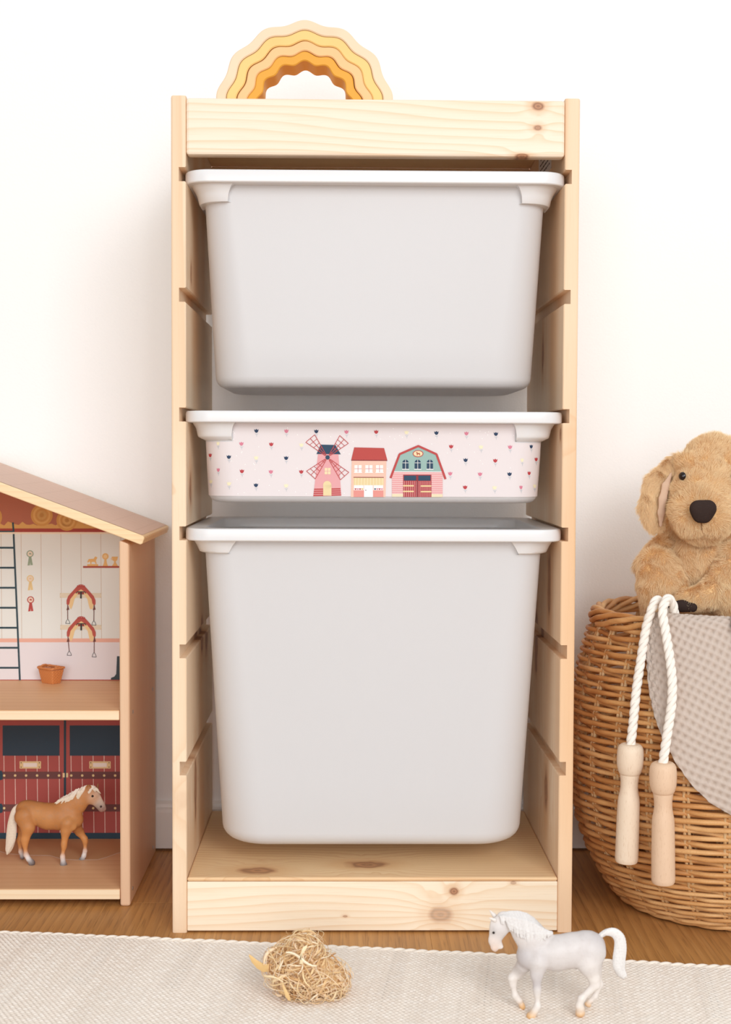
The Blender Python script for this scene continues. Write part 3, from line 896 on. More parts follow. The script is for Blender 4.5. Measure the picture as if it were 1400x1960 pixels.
# saddles on their racks
for dy in (0, 61):
    ox = 0.8 if dy else 0
    dc.rect(114.5 + ox, 1135 + dy, 194.6, 1144.3 + dy, (222, 212, 190), 2)
    for (xx, yy) in ((116.3, 1136.3), (116.3, 1143), (193, 1136.3), (193, 1143)): dc.circ(xx + ox * .5, yy + dy, 0.5, (120, 110, 96), 3, n=6)
    cx, cy = 155 + ox * .6, 1119 + dy
    outer = [(-8, 3), (-6.5, 0.8), (0, 0), (6.5, 0.8), (8, 3), (16, 13), (24, 22.5), (28, 31), (28.3, 38), (26.3, 40), (0, 12)]
    left = [(-8, 3.5), (-17, 13.5), (-24.5, 22), (-27.6, 30), (-27.6, 37), (-25, 40.5), (-22, 36), (-20.5, 28), (-12, 17), (0, 9), (12, 17), (20.5, 28), (22, 36), (25.8, 40.5), (28, 37), (28, 30), (24.5, 22), (17, 13.5), (8, 3.5)]
    dc.poly([(cx + a, cy + b_) for a, b_ in left], (182, 86, 76), 4)
    fl = [(-24, 37), (-21.5, 44), (-19, 47.5), (-15.5, 40), (-12.5, 28), (-7, 20), (0, 16), (7, 20), (12.5, 28), (15, 40), (17.5, 47), (22.5, 47), (25, 36), (21, 27), (12, 15.5), (0, 7.5), (-12, 15.5), (-21, 27)]
    dc.poly([(cx + a, cy + b_) for a, b_ in fl], (232, 202, 150), 3)
    dc.poly([(cx + a, cy + b_) for a, b_ in ((-7.8, 5.5), (-7.4, 2), (-4, 0.2), (0, -0.4), (4, 0.2), (7.4, 2), (7.8, 5.5), (4, 4.6), (-4, 4.6))], (174, 68, 62), 5)
    for k_ in (-4, 0, 4): dc.circ(cx + k_, cy + 1.8, 0.55, (240, 220, 200), 6, n=6)
    dc.rect(cx - 6.2, cy + 14.5, cx + 6, cy + 18.7, (150, 66, 58), 5)
    dc.path([(cx - 9.5, cy + 17), (cx - 7, cy + 13.6), (cx + 7, cy + 13.6), (cx + 9.5, cy + 17)], 1.5, (50, 52, 54), 6); dc.line((cx, cy + 13.6), (cx, cy + 26.6), 3.2, (50, 52, 54), 6)
    for sgn, xo in ((-1, -25.5), (1, 25)):
        yb = cy + 66 + (3 if sgn > 0 else 0)
        xb_ = cx + xo + (2.6 if (sgn < 0 and dy) else (0.2 if sgn < 0 else -0.3))
        dc.line((cx + xo, cy + 39), (xb_, yb), 1.5, (112, 66, 60), 5)
        dc.poly([(cx + xo - 2.3, cy + 49), (cx + xo + 0.6, cy + 38), (cx + xo + 3.2, cy + 48)], (112, 66, 60), 4)
        dc.path([(xb_, yb), (xb_ - 2.9, yb + 4), (xb_ - 4, yb + 8.3), (xb_ + 4.3, yb + 8.6), (xb_ + 2.9, yb + 4), (xb_, yb)], 0.9, (56, 58, 60), 5)
dc.poly([(224, 1256), (238, 1256), (238, 1301), (212.5, 1301), (212.5, 1297.5), (219, 1295), (222.5, 1290)], (62, 74, 80), 3)
# the stable doors below
RED, STRAP, WIN = (172, 84, 78), (112, 70, 68), (50, 66, 80)
BL, BR_ = 1379, 1594
dc.rect(LX, 1376, XE, BR_, RED, 0)
dc.rect(LX, BR_, XE, 1607, (48, 70, 84), 0)
for (x0, x1) in ((-121, -12), (5, 114), (133.5, 242)):
    dc.rect(x0, 1388.5, x1, 1446.5, WIN, 1)
    for i in range(6):
        xx = x0 + 2 + i * 21.15
        if xx < XE - 2: dc.line((xx + .4, 1446.5), (xx + 2.2, BR_), 1.1, (240, 212, 200), 1)
    cxp = x0 + 53 if x0 < 100 else x0 + 58
    dc.rect(cxp - 20.5, 1457.2, cxp + 20.5, 1471, (228, 198, 146), 3); dc.rect(cxp - 13.5, 1460.4, cxp + 13, 1468, (240, 226, 214), 4)
    for (sx, sy) in ((-17.6, 1460), (-17.6, 1468.3), (17.3, 1460), (17.3, 1468.3)): dc.circ(cxp + sx, sy, 1.1, (90, 60, 50), 4, n=8)
    for yy in (1484, 1546.5):
        dc.rect(x0, yy - 7, x1 + (4 if x1 < 130 else 10), yy + 6.8, STRAP, 2)
        for i in range(6): dc.circ(x0 + 3 + i * 21, yy + 0.4, 2.4, (232, 204, 150), 3, n=12)
dc.rect(122.2, 1378, 126.6, BR_, (48, 66, 78), 2)
dc.rect(-9, 1378, -4, BR_, (48, 66, 78), 2)
dc.rect(120, 1479.5, 123.9, 1488, (232, 206, 156), 5); dc.rect(126.8, 1479.5, 130.4, 1488, (232, 206, 156), 5)
for yy in (1484, 1547): dc.poly([(-4, yy - 8), (3, yy - 9), (5, yy - 5), (5, yy + 8), (2, yy + 9), (-4, yy + 10)], (48, 70, 84), 4)
part(dc.mb, 'printed_wall', None, bp, label='stable scene printed on the back panel')
fp = Decal(lambda px, py, l: atz(px, py, 0.0202 + 0.00012 * l))
wave = [(-60, 1629), (0, 1629.5), (14, 1634), (60, 1637), (96, 1637.5), (119, 1644.3), (146, 1646), (187, 1645.5), (206, 1640), (228, 1632), (246, 1630)]
fp.poly(wave + [(246, 1607.2), (-60, 1607.2)], (206, 166, 122), 0)
fp.path(wave, 0.9, (240, 224, 208), 1)
part(fp.mb, 'printed_floor_edge', None, HS, label='sand coloured print with a wavy white edge on the lowest board')

# the little basket on the shelf board
tb0 = atz(93, 1310.5, 0.2290)
TB = thing('toy_basket', (tb0[0], 0.284, 0.2292), 'small orange plastic basket on the upper board of the toy barn', 'toy basket')
m_or, b = material('orange_plastic', 0.45, 0.35)
x, y, z = coords()
wv = sin_(x * 2100.0 + sin_(z * 1500.0) * 0.6) * sin_(z * 1700.0) * 0.5 + 0.5
wire(b, 'Base Color', mix(wv * 0.45, rgb(214, 140, 84), rgb(182, 104, 54)))
bump(b, wv, 0.0006, 0.6)
cx, cy, cz = tb0[0] + 0.0005, 0.284, 0.2292
rot = math.radians(-38)
def tb(px_, py_, pz_):
    c, s = math.cos(rot), math.sin(rot)
    return (cx + px_ * c - py_ * s, cy + px_ * s + py_ * c, cz + pz_)
def rect_ring(a, b_, z, n=5, r=0.002):
    P = []
    for (sx, sy, a0) in ((1, -1, -PI / 2), (1, 1, 0), (-1, 1, PI / 2), (-1, -1, PI)):
        for i in range(n + 1):
            t = a0 + PI / 2 * i / n
            P.append(tb(sx * (a - r) + r * math.cos(t), sy * (b_ - r) + r * math.sin(t), z))
    return P
mb = MB()
R = [rect_ring(0.0108, 0.0070, 0.0), rect_ring(0.0112, 0.0074, 0.0012)] + [rect_ring(0.0112 + 0.0030 * t, 0.0074 + 0.0028 * t, 0.0012 + 0.0168 * t) for t in (0.25, 0.5, 0.75, 1.0)]
I = [rect_ring(0.0128, 0.0088, 0.018), rect_ring(0.0100, 0.0060, 0.0015)]
mb.grid(R + I, False, True); mb.fan(R[0], flip=True); mb.fan(I[-1])
part(mb, 'basket_body', m_or, TB, auto=0.8)
mb = MB()
n_ = 40
rimc = rect_ring(0.0146, 0.0106, 0.0, 6, 0.003)
def dip(p):
    lx = (p[0] - cx) * math.cos(rot) + (p[1] - cy) * math.sin(rot)
    return 0.0188 + 0.0014 * (abs(lx) / 0.0146) ** 2
mb.tube([(p[0], p[1], cz + dip(p)) for p in rimc], 0.0016, 8, closed=True)
part(mb, 'basket_rim', m_or, TB)
for s in (-1, 1):
    mb = MB()
    mb.tube([tb(s * 0.0146 * 0.9, 0.0105 * math.cos(t) * 0.55, 0.0190 + 0.0032 * math.sin(t)) for t in np.linspace(0, PI, 12)], 0.0013, 8)
    part(mb, 'basket_handle', m_or, TB)

# ---------------------------------------------------------------- the rug
m_rug, b = material('cream_cotton', 0.9, 0.1)
a_ = X.nt.nodes.new('ShaderNodeAttribute'); a_.attribute_name = 'Col'
x, y, z = coords()
nf = noise(xyz(x, y, z), 1500.0, 2.0)
wire(b, 'Base Color', mix(nf * 0.12, X(a_.outputs['Color']), rgb(206, 194, 182)))
bump(b, nf, 0.0006, 0.5)
RA = np.array([-0.4078, -0.0033]); RBv = np.array([0.3655, -0.1119])
rd_ = (RBv - RA) / np.linalg.norm(RBv - RA)
rn_ = np.array([rd_[1], -rd_[0]])                           # towards the viewer
if rn_[1] > 0: rn_ = -rn_
RG = thing('rug', (0.0, -0.2, 0.0), 'cream flat-woven cotton rug with a twisted border on the oak floor', 'rug')
rs = np.random.RandomState(5)
# fine part where the photograph shows it, one mesh; u along the far border, v towards the viewer
U0, U1, V0, V1 = -0.12, 0.92, 0.006, 0.42
du, dv = 0.00115, 0.0009
nu, nv = int((U1 - U0) / du), int((V1 - V0) / dv)
uu = np.linspace(U0, U1, nu)[:, None]; vv = np.linspace(V0, V1, nv)[None, :]
cw, ch = 0.0056, 0.0036
rowi = np.floor(vv / ch)
wob = 0.0006 * np.sin(uu * 61.0) + 0.0004 * np.sin(uu * 143 + 1.0)
ph = uu / cw + 0.5 * (rowi % 2) + wob * 120
fu_ = np.abs(np.sin(PI * ph)); fv_ = np.abs(np.sin(PI * (vv + wob) / ch))
hgt = (fu_ ** 0.5) * (fv_ ** 0.6)
ui, vi = np.floor(ph).astype(int), rowi.astype(int)
cellr = rs.rand(400, 400)
jit = cellr[(ui % 400), np.broadcast_to(vi % 400, ui.shape)]
stripe = rs.rand(600)
sm = 0.5 * np.interp(ph.ravel(), np.arange(600) - 100, stripe).reshape(ph.shape) + 0.5 * np.interp((ph / 3.7).ravel(), np.arange(600) - 100, stripe).reshape(ph.shape)
sag = 0.0004 * np.sin(uu * 23) * np.sin(vv * 31 + 1)
zz = 0.0028 + 0.0019 * hgt * (0.85 + 0.3 * jit) + sag * 1.0
ed = RA[:, None, None] + rd_[:, None, None] * uu[None] + rn_[:, None, None] * vv[None]
bowed = -0.004 * np.sin(np.clip((uu - 0.0) / 0.78, 0, 1) * PI)
XX, YY = ed[0] - rn_[0] * bowed * -1, ed[1] - rn_[1] * bowed * -1
XX = XX + 0 * vv; YY = YY + 0 * vv
basep = BASE[RG.name]
V_ = np.stack([XX - basep[0], YY - basep[1], zz], -1).reshape(-1, 3)
ii = np.arange((nu - 1) * (nv - 1)); i0 = ii // (nv - 1) * nv + ii % (nv - 1)
F_ = np.stack([i0, i0 + nv, i0 + nv + 1, i0 + 1], 1)
def fast_mesh(name, V, F, mat, parent, cols=None, loc=None):
    me = bpy.data.meshes.new(name)
    nvt, nf, k = len(V), len(F), F.shape[1]
    me.vertices.add(nvt); me.vertices.foreach_set('co', np.ascontiguousarray(V, np.float32).ravel())
    me.loops.add(nf * k); me.loops.foreach_set('vertex_index', np.ascontiguousarray(F, np.int32).ravel())
    me.polygons.add(nf)
    me.polygons.foreach_set('loop_start', np.arange(0, nf * k, k, dtype=np.int32))
    me.update(calc_edges=True)
    me.polygons.foreach_set('use_smooth', [True] * nf)
    if cols is not None:
        ca_ = me.color_attributes.new('Col', 'FLOAT_COLOR', 'POINT')
        ca_.data.foreach_set('color', np.concatenate([cols, np.ones((nvt, 1))], 1).astype(np.float32).ravel())
    me.materials.append(mat)
    me.validate()
    o = bpy.data.objects.new(name, me)
    COL.objects.link(o)
    if parent is not None: o.parent = parent
    return o
c0 = np.array([lin(v) for v in (250, 242, 232)]); c1 = np.array([lin(v) for v in (236, 223, 210)]); c2 = np.array([lin(v) for v in (254, 250, 245)])
tmix = np.clip(0.15 + 0.75 * sm, 0, 1)[..., None]
cc = c0 * (1 - tmix) + c1 * tmix
wj = (np.clip(jit - 0.55, 0, 1) / 0.45)[..., None] * 0.35
cc = cc * (1 - wj) + c2 * wj
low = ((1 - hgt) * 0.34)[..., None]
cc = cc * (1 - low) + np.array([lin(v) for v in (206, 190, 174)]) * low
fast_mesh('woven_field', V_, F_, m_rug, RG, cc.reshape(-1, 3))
def rug_pt(u, v, z):
    bw = -0.004 * math.sin(min(max(u / 0.78, 0), 1) * PI)
    p = RA + rd_ * u + rn_ * (v + bw)
    return (p[0], p[1], z)
cream = flat(236, 226, 214, 0.9)
mb = MB()
for k in range(2):                                          # the twisted border cord
    pts = []
    for i in range(900):
        u = U0 + (U1 - U0) * i / 899
        a = 2 * PI * u / 0.024 + PI * k
        pts.append(rug_pt(u, 0.0048 + 0.0019 * math.cos(a) + 0.0006 * math.sin(u * 70), 0.0030 + 0.0011 * math.sin(a)))
    mb.tube(pts, 0.0019, 6, caps=True)
part(mb, 'border_cord', cream, RG)
# the rug's backing, so that it has thickness
mb = MB()
q = [rug_pt(U0, 0.004, 0), rug_pt(U1, 0.004, 0), rug_pt(U1, V1, 0), rug_pt(U0, V1, 0)]
mb.prism([(p[0], p[1]) for p in q], 0.0002, 0.0028, 'z')
part(mb, 'rug_backing', cream, RG)

# ---------------------------------------------------------------- toy horses
def rig(ox, oy, sc, y0):
    """Points measured on an enlarged crop of the photograph, turned into places at their own depth."""
    def P(cx, cy, lat=0.0):
        return at(ox + cx / sc, oy + cy / sc, y0 + lat)
    k = mpp(y0) / sc
    def Rr(r): return r * k
    return P, Rr
def spl2(c, per=5):
    c = [np.array(q, float) for q in c]; out = []
    for i in range(len(c) - 1):
        p0, p1, p2, p3 = c[max(i - 1, 0)], c[i], c[i + 1], c[min(i + 2, len(c) - 1)]
        for k in range(per):
            t = k / per
            out.append(0.5 * ((2 * p1) + (-p0 + p2) * t + (2 * p0 - 5 * p1 + 4 * p2 - p3) * t * t + (-p0 + 3 * p1 - 3 * p2 + p3) * t ** 3))
    return out + [c[-1]]
m_hb = attr_material('brown_horse_paint', 0.5, 0.3, 0.22, 260.0, 0.0002)
m_hair = attr_material('horse_hair_paint', 0.55, 0.25, 0.15, 600.0, 0.0002)
m_eye = flat(22, 16, 14, 0.15, 0.6)
HBR = thing('toy_horse', tuple(atz(100, 1655, 0.0204)), 'brown plastic toy horse with a pale mane, inside the toy barn', 'toy horse')
P, R_ = rig(0, 1450, 4.375, 0.198)
NEAR, FAR = -0.010, 0.012
cols = {'b': (186, 126, 74), 'd': (150, 98, 60), 'l': (206, 148, 92), 'w': (236, 232, 230), 'h': (96, 84, 84), 'm': (92, 78, 74), 'p': (214, 160, 146), 'f': (226, 204, 186), 's': (204, 140, 82)}
def C(a, b, ra, rb, sy=1.0, c='b', k=None):
    q = (a, b, R_(ra), R_(rb), sy, c)
    return q + (k,) if k else q
pr = [
    C(P(212, 438), P(255, 452), 80, 88, .82, 'b'), C(P(255, 458), P(400, 490), 90, 108, .82, 'b'), C(P(330, 470), P(415, 500), 88, 96, .92, 'l'), C(P(400, 490), P(505, 495), 108, 112, .8, 'b'), C(P(240, 405), P(330, 412), 48, 38, .8, 'd'),
    C(P(505, 490), P(590, 505), 112, 100, .78, 'b'), C(P(590, 520), P(632, 520), 88, 66, .8, 'b'), C(P(575, 545, -.008), P(600, 570, -.008), 55, 46, .8, 'l'),
    C(P(475, 415), P(560, 430), 40, 60, .5, 'b'), C(P(560, 440), P(640, 385), 104, 88, .58, 'b'), C(P(640, 385), P(700, 325), 86, 74, .52, 'b'), C(P(700, 325), P(738, 290), 72, 60, .52, 'b'),
    C(P(752, 285), P(775, 335), 54, 58, .62, 'b'), C(P(775, 330), P(830, 385), 54, 34, .6, 'f'), C(P(800, 300), P(856, 400), 30, 24, .5, 'f'), C(P(825, 390), P(850, 418), 34, 34, .62, 'm'), C(P(858, 428), P(870, 430), 26, 18, .6, 'p'),
    C(P(560, 555, NEAR), P(552, 615, NEAR), 58, 42, .8, 'b'), C(P(552, 615, NEAR), P(537, 725, NEAR), 40, 22, .9, 's'), C(P(537, 722, NEAR), P(536, 750, NEAR), 23, 19, 1, 's'), C(P(536, 750, NEAR), P(524, 825, NEAR), 17, 16, 1, 's'),
    C(P(525, 832, NEAR), P(528, 862, NEAR), 20, 22, 1, 'w'), C(P(530, 882, NEAR), P(532, 897, NEAR), 25, 31, 1, 'h', .0006),
    C(P(635, 570, .006), P(665, 620, FAR), 52, 36, .9, 'b'), C(P(665, 622, FAR), P(708, 680, FAR), 34, 24, .9, 's'), C(P(710, 682, FAR), P(714, 705, FAR), 24, 20, 1, 's'), C(P(714, 705, FAR), P(713, 775, FAR), 18, 15, 1, 's'),
    C(P(713, 785, FAR), P(702, 825, FAR), 18, 22, 1, 'w'), C(P(692, 848, FAR), P(682, 855, FAR), 22, 22, 1, 'h', .0006),
    C(P(205, 500, NEAR * .8), P(235, 585, NEAR), 84, 58, .72, 'b'), C(P(235, 585, NEAR), P(212, 690, NEAR), 54, 32, .8, 's'), C(P(208, 690, NEAR), P(209, 725, NEAR), 33, 24, .85, 's'), C(P(209, 725, NEAR), P(217, 805, NEAR), 21, 17, 1, 's'),
    C(P(220, 818, NEAR), P(242, 852, NEAR), 21, 23, 1, 'w'), C(P(258, 870, NEAR), P(266, 882, NEAR), 25, 29, 1, 'h', .0006),
    C(P(190, 500, FAR), P(190, 600, FAR), 66, 42, .8, 'b'), C(P(190, 600, FAR), P(166, 690, FAR), 36, 24, .9, 's'), C(P(166, 690, FAR), P(172, 780, FAR), 22, 15, 1, 's'),
    C(P(173, 790, FAR), P(182, 808, FAR), 18, 18, 1, 'w'), C(P(184, 822, FAR), P(188, 832, FAR), 19, 21, 1, 'h', .0006),
    C(P(744, 268, -.003), P(744, 226, -.0035), 17, 5, .6, 'd', .0008), C(P(814, 262, .005), P(822, 214, .006), 15, 4, .6, 'd', .0008),
]
field_object('body', pr, 0.00075, 0.0030, m_hb, HBR, cols, 2, 0.0016)
mb = MB()
mb.lathe([(-R_(8), R_(4)), (-R_(4), R_(9)), (0, R_(11)), (R_(4), R_(9)), (R_(8), R_(3))], P(776, 323, -.0049), (0.25, -1, 0.1), 14)
part(mb, 'eye', m_eye, HBR, auto=1.0)
mb = MB(); mb.lathe([(-R_(5), R_(3)), (0, R_(10)), (R_(3), R_(8)), (R_(5), R_(2))], P(846, 411, -.0032), (0.3, -1, 0.0), 12)
part(mb, 'nostril', flat(74, 58, 54), HBR, auto=1.0)
hc_ = {'w': (238, 226, 212), 'y': (220, 204, 180)}
def lock(pts, r0, r1, r2):
    out = []
    for i in range(len(pts) - 1):
        ra, rb = (r0, r1) if i == 0 else (r1, r2)
        out.append((pts[i], pts[i + 1], R_(ra), R_(rb), .6, 'wy'[i % 2 if i else 0]))
    return out
mane = []
for (a, b_, c_) in (((726, 238), (690, 285), (655, 350)), ((712, 242), (680, 280), (645, 345)), ((690, 250), (655, 290), (640, 330)), ((660, 262), (618, 320), (590, 392)), ((640, 272), (600, 325), (572, 388)), ((640, 270), (590, 325), (555, 398)),
                    ((612, 288), (565, 340), (540, 392)), ((590, 300), (545, 345), (512, 385)), ((560, 318), (520, 350), (480, 385)), ((538, 328), (500, 360), (458, 382)), ((520, 340), (490, 365), (470, 390)),
                    ((760, 240), (745, 290), (740, 340)), ((772, 240), (758, 275), (752, 310)), ((775, 240), (805, 262), (828, 290)), ((790, 242), (815, 270), (842, 302)), ((768, 244), (790, 268), (800, 290))):
    lat = -.0052
    mane += lock([P(*a, -.001), P(*b_, lat if b_[0] < 730 else -.0045), P(*c_, lat - .0008 if b_[0] < 730 else -.004)], 9, 11, 5)
field_object('mane', mane, 0.0006, 0.0008, m_hair, HBR, hc_, 1, 0.0012)
tc = spl2([(152, 398, 12), (122, 440, 22), (106, 520, 34), (98, 610, 40), (90, 700, 38), (76, 765, 26), (60, 808, 8)], 4)
tail = [(P(tc[i][0], tc[i][1], .002), P(tc[i + 1][0], tc[i + 1][1], .002), R_(tc[i][2]), R_(tc[i + 1][2]), .6, 'y') for i in range(len(tc) - 1)]
for i in range(11):
    t = i - 5
    q = spl2([(152 + t * .6, 398), (122 + t * 3.2, 440 + t * 1.5), (106 + t * 6, 520), (98 + t * 7.4, 610), (90 + t * 7, 700 - abs(t) * 2), (76 + t * 4.8, 770 - abs(t) * 5), (60 + t * 2.2, 812 - abs(t) * 7)], 4)
    sd = [.002 - R_(tc[j][2]) * .62 * math.sqrt(max(.05, 1 - (t / 5.8) ** 2)) for j in range(len(q))]
    for j in range(len(q) - 1): tail.append((P(q[j][0], q[j][1], sd[j]), P(q[j + 1][0], q[j + 1][1], sd[j + 1]), R_(5.5), R_(5.5 if j < len(q) - 3 else 4), 1, 'wy'[i % 2]))
field_object('tail', tail, 0.0005, 0.0004, m_hair, HBR, hc_, 0, 0.0007)

WH = thing('toy_horse', tuple(atz(1060, 1940, 0.005)), 'white plastic toy horse with raised foreleg, stepping across the cream rug', 'toy horse')
m_hw = attr_material('white_horse_paint', 0.42, 0.4, 0.08, 200.0, 0.00015)
P, R_ = rig(880, 1680, 3.889, -0.234)
NEAR, FAR = -0.0075, 0.011
wc = {'b': (214, 208, 206), 'g': (194, 188, 189), 'd': (176, 170, 168), 'w': (230, 223, 217), 'h': (224, 176, 116), 'p': (240, 216, 200), 'm': (198, 172, 160)}
pr = [
    C(P(985, 505), P(930, 500), 102, 98, .85, 'g'), C(P(970, 440), P(900, 450), 45, 45, .7, 'd'), C(P(930, 505), P(840, 540), 108, 128, .85, 'b'), C(P(840, 540), P(720, 560), 132, 132, .82, 'b'), C(P(720, 560), P(600, 560), 130, 118, .8, 'b'),
    C(P(590, 570), P(525, 580), 118, 104, .82, 'g'), C(P(640, 450), P(560, 470), 60, 110, .55, 'b'), C(P(560, 480), P(500, 400), 130, 112, .6, 'b'), C(P(500, 400), P(430, 335), 108, 80, .55, 'w'), C(P(430, 335), P(345, 305), 76, 52, .55, 'w'),
    C(P(320, 300), P(300, 370), 48, 66, .6, 'b'), C(P(300, 380), P(268, 460), 64, 44, .6, 'b'), C(P(262, 330), P(246, 470), 32, 28, .5, 'w'), C(P(262, 470), P(262, 512), 38, 32, .62, 'p'), C(P(300, 500), P(308, 512), 22, 20, .6, 'w'), C(P(262, 528), P(266, 540), 14, 10, .7, 'm'),
    C(P(480, 650, .004), P(440, 700, FAR), 60, 46, .9, 'b'), C(P(440, 700, FAR), P(396, 745, FAR), 44, 35, .9, 'w'), C(P(394, 750, FAR), P(396, 790, FAR), 34, 26, 1, 'w'), C(P(396, 790, FAR), P(412, 868, FAR), 23, 21, 1, 'w'),
    C(P(415, 880, FAR), P(445, 915, FAR), 25, 28, 1, 'w'), C(P(462, 945, FAR), P(470, 962, FAR), 24, 22, 1, 'h', .0006),
    C(P(590, 640, NEAR), P(575, 720, NEAR), 74, 48, .75, 'b'), C(P(575, 720, NEAR), P(578, 830, NEAR), 40, 29, .9, 'g'), C(P(579, 835, NEAR), P(579, 865, NEAR), 29, 24, 1, 'w'), C(P(579, 865, NEAR), P(582, 945, NEAR), 22, 20, 1, 'w'),
    C(P(580, 958, NEAR), P(556, 998, NEAR), 27, 29, 1, 'w'), C(P(545, 1018, NEAR), P(535, 1030, NEAR), 30, 38, 1, 'h', .0006),
    C(P(985, 560, NEAR * .6), P(965, 650, NEAR), 108, 84, .7, 'b'), C(P(965, 650, NEAR), P(1000, 745, NEAR), 76, 46, .75, 'w'), C(P(1003, 750, NEAR), P(1016, 795, NEAR), 42, 34, .85, 'w'), C(P(1010, 800, NEAR), P(912, 895, NEAR), 33, 24, .9, 'w'),
    C(P(905, 905, NEAR), P(890, 950, NEAR), 28, 27, 1, 'w'), C(P(892, 965, NEAR), P(898, 975, NEAR), 28, 34, 1, 'w'), C(P(896, 992, NEAR), P(898, 1002, NEAR), 32, 38, 1, 'h', .0006),
    C(P(1000, 620, FAR), P(1010, 700, FAR), 74, 48, .8, 'b'), C(P(1012, 700, FAR), P(1045, 790, FAR), 44, 24, .9, 'w'), C(P(1045, 795, FAR), P(1010, 880, FAR), 24, 19, 1, 'w'), C(P(1005, 890, FAR), P(965, 925, FAR), 20, 20, 1, 'w'), C(P(950, 940, FAR), P(965, 948, FAR), 20, 18, 1, 'h', .0006),
    C(P(262, 315, -.003), P(224, 300, -.0035), 17, 6, .8, 'w', .0008), C(P(262, 285, .005), P(224, 242, .006), 20, 5, .8, 'w', .0008), C(P(868, 676, -.004), P(872, 680, -.004), 8, 6, 1, 'd', .0005),
]
field_object('body', pr, 0.0007, 0.0030, m_hw, WH, wc, 2, 0.0016)
mb = MB(); mb.lathe([(-R_(8), R_(4)), (-R_(4), R_(9)), (0, R_(10)), (R_(4), R_(8)), (R_(8), R_(3))], P(254, 410, -.0051), (-0.35, -1, 0.1), 14)
part(mb, 'eye', m_eye, WH, auto=1.0)
hc2 = {'w': (232, 230, 228), 'y': (212, 208, 207)}
mane = []
rm = random.Random(8)
crest = [(290, 276), (330, 258), (380, 248), (440, 248), (500, 264), (550, 296), (590, 335), (630, 378), (672, 412)]
ends = [(318, 335), (378, 385), (440, 432), (490, 462), (540, 480), (585, 484), (615, 470), (650, 452), (695, 428)]
NL = 46
for i in range(NL):
    t = i / (NL - 1) * (len(crest) - 1); k_ = min(int(t), len(crest) - 2); f_ = t - k_
    a = [crest[k_][j] * (1 - f_) + crest[k_ + 1][j] * f_ for j in (0, 1)]
    e = [ends[k_][j] * (1 - f_) + ends[k_ + 1][j] * f_ + rm.uniform(-9, 9) for j in (0, 1)]
    q1 = [a[0] * .65 + e[0] * .35 + 9, a[1] * .65 + e[1] * .35 - 9]; q2 = [a[0] * .3 + e[0] * .7 + 7, a[1] * .3 + e[1] * .7 - 6]
    wd_ = 0.0052 + 0.0030 * min(1.0, i / 14)
    if i > 36: wd_ -= 0.0012 * (i - 36) / 9
    q = [P(a[0], a[1] + 4, -.0008), P(*q1, -wd_ * .82), P(*q2, -wd_), P(*e, -wd_ - .0002)]
    cl_ = 'wy'[i % 2]
    for m_, (ra_, rb_) in enumerate(((8, 9), (9, 8), (8, 4))): mane.append((q[m_], q[m_ + 1], R_(ra_), R_(rb_), 1.0, cl_))
field_object('mane', mane, 0.0005, 0.0004, m_hair, WH, hc2, 0, 0.0006)
tc = spl2([(1050, 432, 20), (1095, 405, 24), (1150, 408, 30), (1190, 450, 36), (1198, 520, 40), (1188, 610, 42), (1190, 690, 36), (1222, 745, 12)], 4)
tail = [(P(tc[i][0], tc[i][1]), P(tc[i + 1][0], tc[i + 1][1]), R_(tc[i][2]), R_(tc[i + 1][2]), .7, 'y') for i in range(len(tc) - 1)]
for i in range(9):
    t = i - 4
    side = lambda r: -R_(r) * .7 * math.sqrt(max(0.05, 1 - (t / 4.6) ** 2))
    q = spl2([(1055, 430 + t * 3), (1095 + t * 1.5, 405 - t * 4.5), (1150 + t * 4, 408 - t * 6), (1190 + t * 8, 450 - t * 4), (1198 + t * 10, 520), (1188 + t * 10.5, 610), (1190 + t * 9, 690 - abs(t) * 3), (1220 + t * 6, 748 - abs(t) * 5)], 4)
    for j in range(len(q) - 1):
        rj = tc[j][2]
        tail.append((P(q[j][0], q[j][1], side(rj)), P(q[j + 1][0], q[j + 1][1], side(tc[j + 1][2])), R_(7), R_(7 if j < len(q) - 3 else 5), 1, 'w'))
field_object('tail', tail, 0.0005, 0.0004, m_hair, WH, hc2, 0, 0.0007)

# ---------------------------------------------------------------- the tuft of wood wool on the rug
SB = thing('wood_wool_ball', tuple(atz(590, 1905, 0.0045)), 'loose ball of straw coloured wood wool on the cream rug', 'straw ball')
m_straw = attr_material('wood_wool', 0.7, 0.2, 0.15, 400.0)
YB_ = -0.190
bc = at(586, 1856, YB_); bk = mpp(YB_)
lobes = [((575, 1838), 62, 50), ((545, 1850), 46, 46), ((612, 1870), 58, 48), ((640, 1880), 34, 40), ((592, 1885), 50, 40), ((580, 1812), 40, 30), ((570, 1880), 46, 36)]
rs = np.random.RandomState(12)
SV, SF, SCc = [], [], []
pal = [np.array([lin(v) for v in c]) for c in ((244, 222, 182), (238, 210, 164), (230, 198, 150), (248, 232, 204), (216, 176, 126), (244, 218, 184))]
def ribbon(pts, w, col, twist=0.0):
    n = len(pts)
    o = len(SV)
    nrm0 = rs.randn(3)
    for i in range(n):
        t = pts[min(i + 1, n - 1)] - pts[max(i - 1, 0)]
        t = t / (np.linalg.norm(t) + 1e-9)
        c = pts[i] - bc; c = c / (np.linalg.norm(c) + 1e-9)
        s = np.cross(t, c * 0.8 + nrm0 * 0.5 * math.cos(twist * i / n)); s /= np.linalg.norm(s) + 1e-9
        ww = w * (0.35 + 0.65 * math.sin(PI * (i + 0.6) / n))
        th = np.cross(s, t) * 0.00012
        SV.extend([pts[i] + s * ww - th, pts[i] - s * ww - th, pts[i] - s * ww + th, pts[i] + s * ww + th])
        SCc.extend([col] * 4)
    for i in range(n - 1):
        a = o + 4 * i
        for j in range(4): SF.append((a + j, a + (j + 1) % 4, a + 4 + (j + 1) % 4, a + 4 + j))
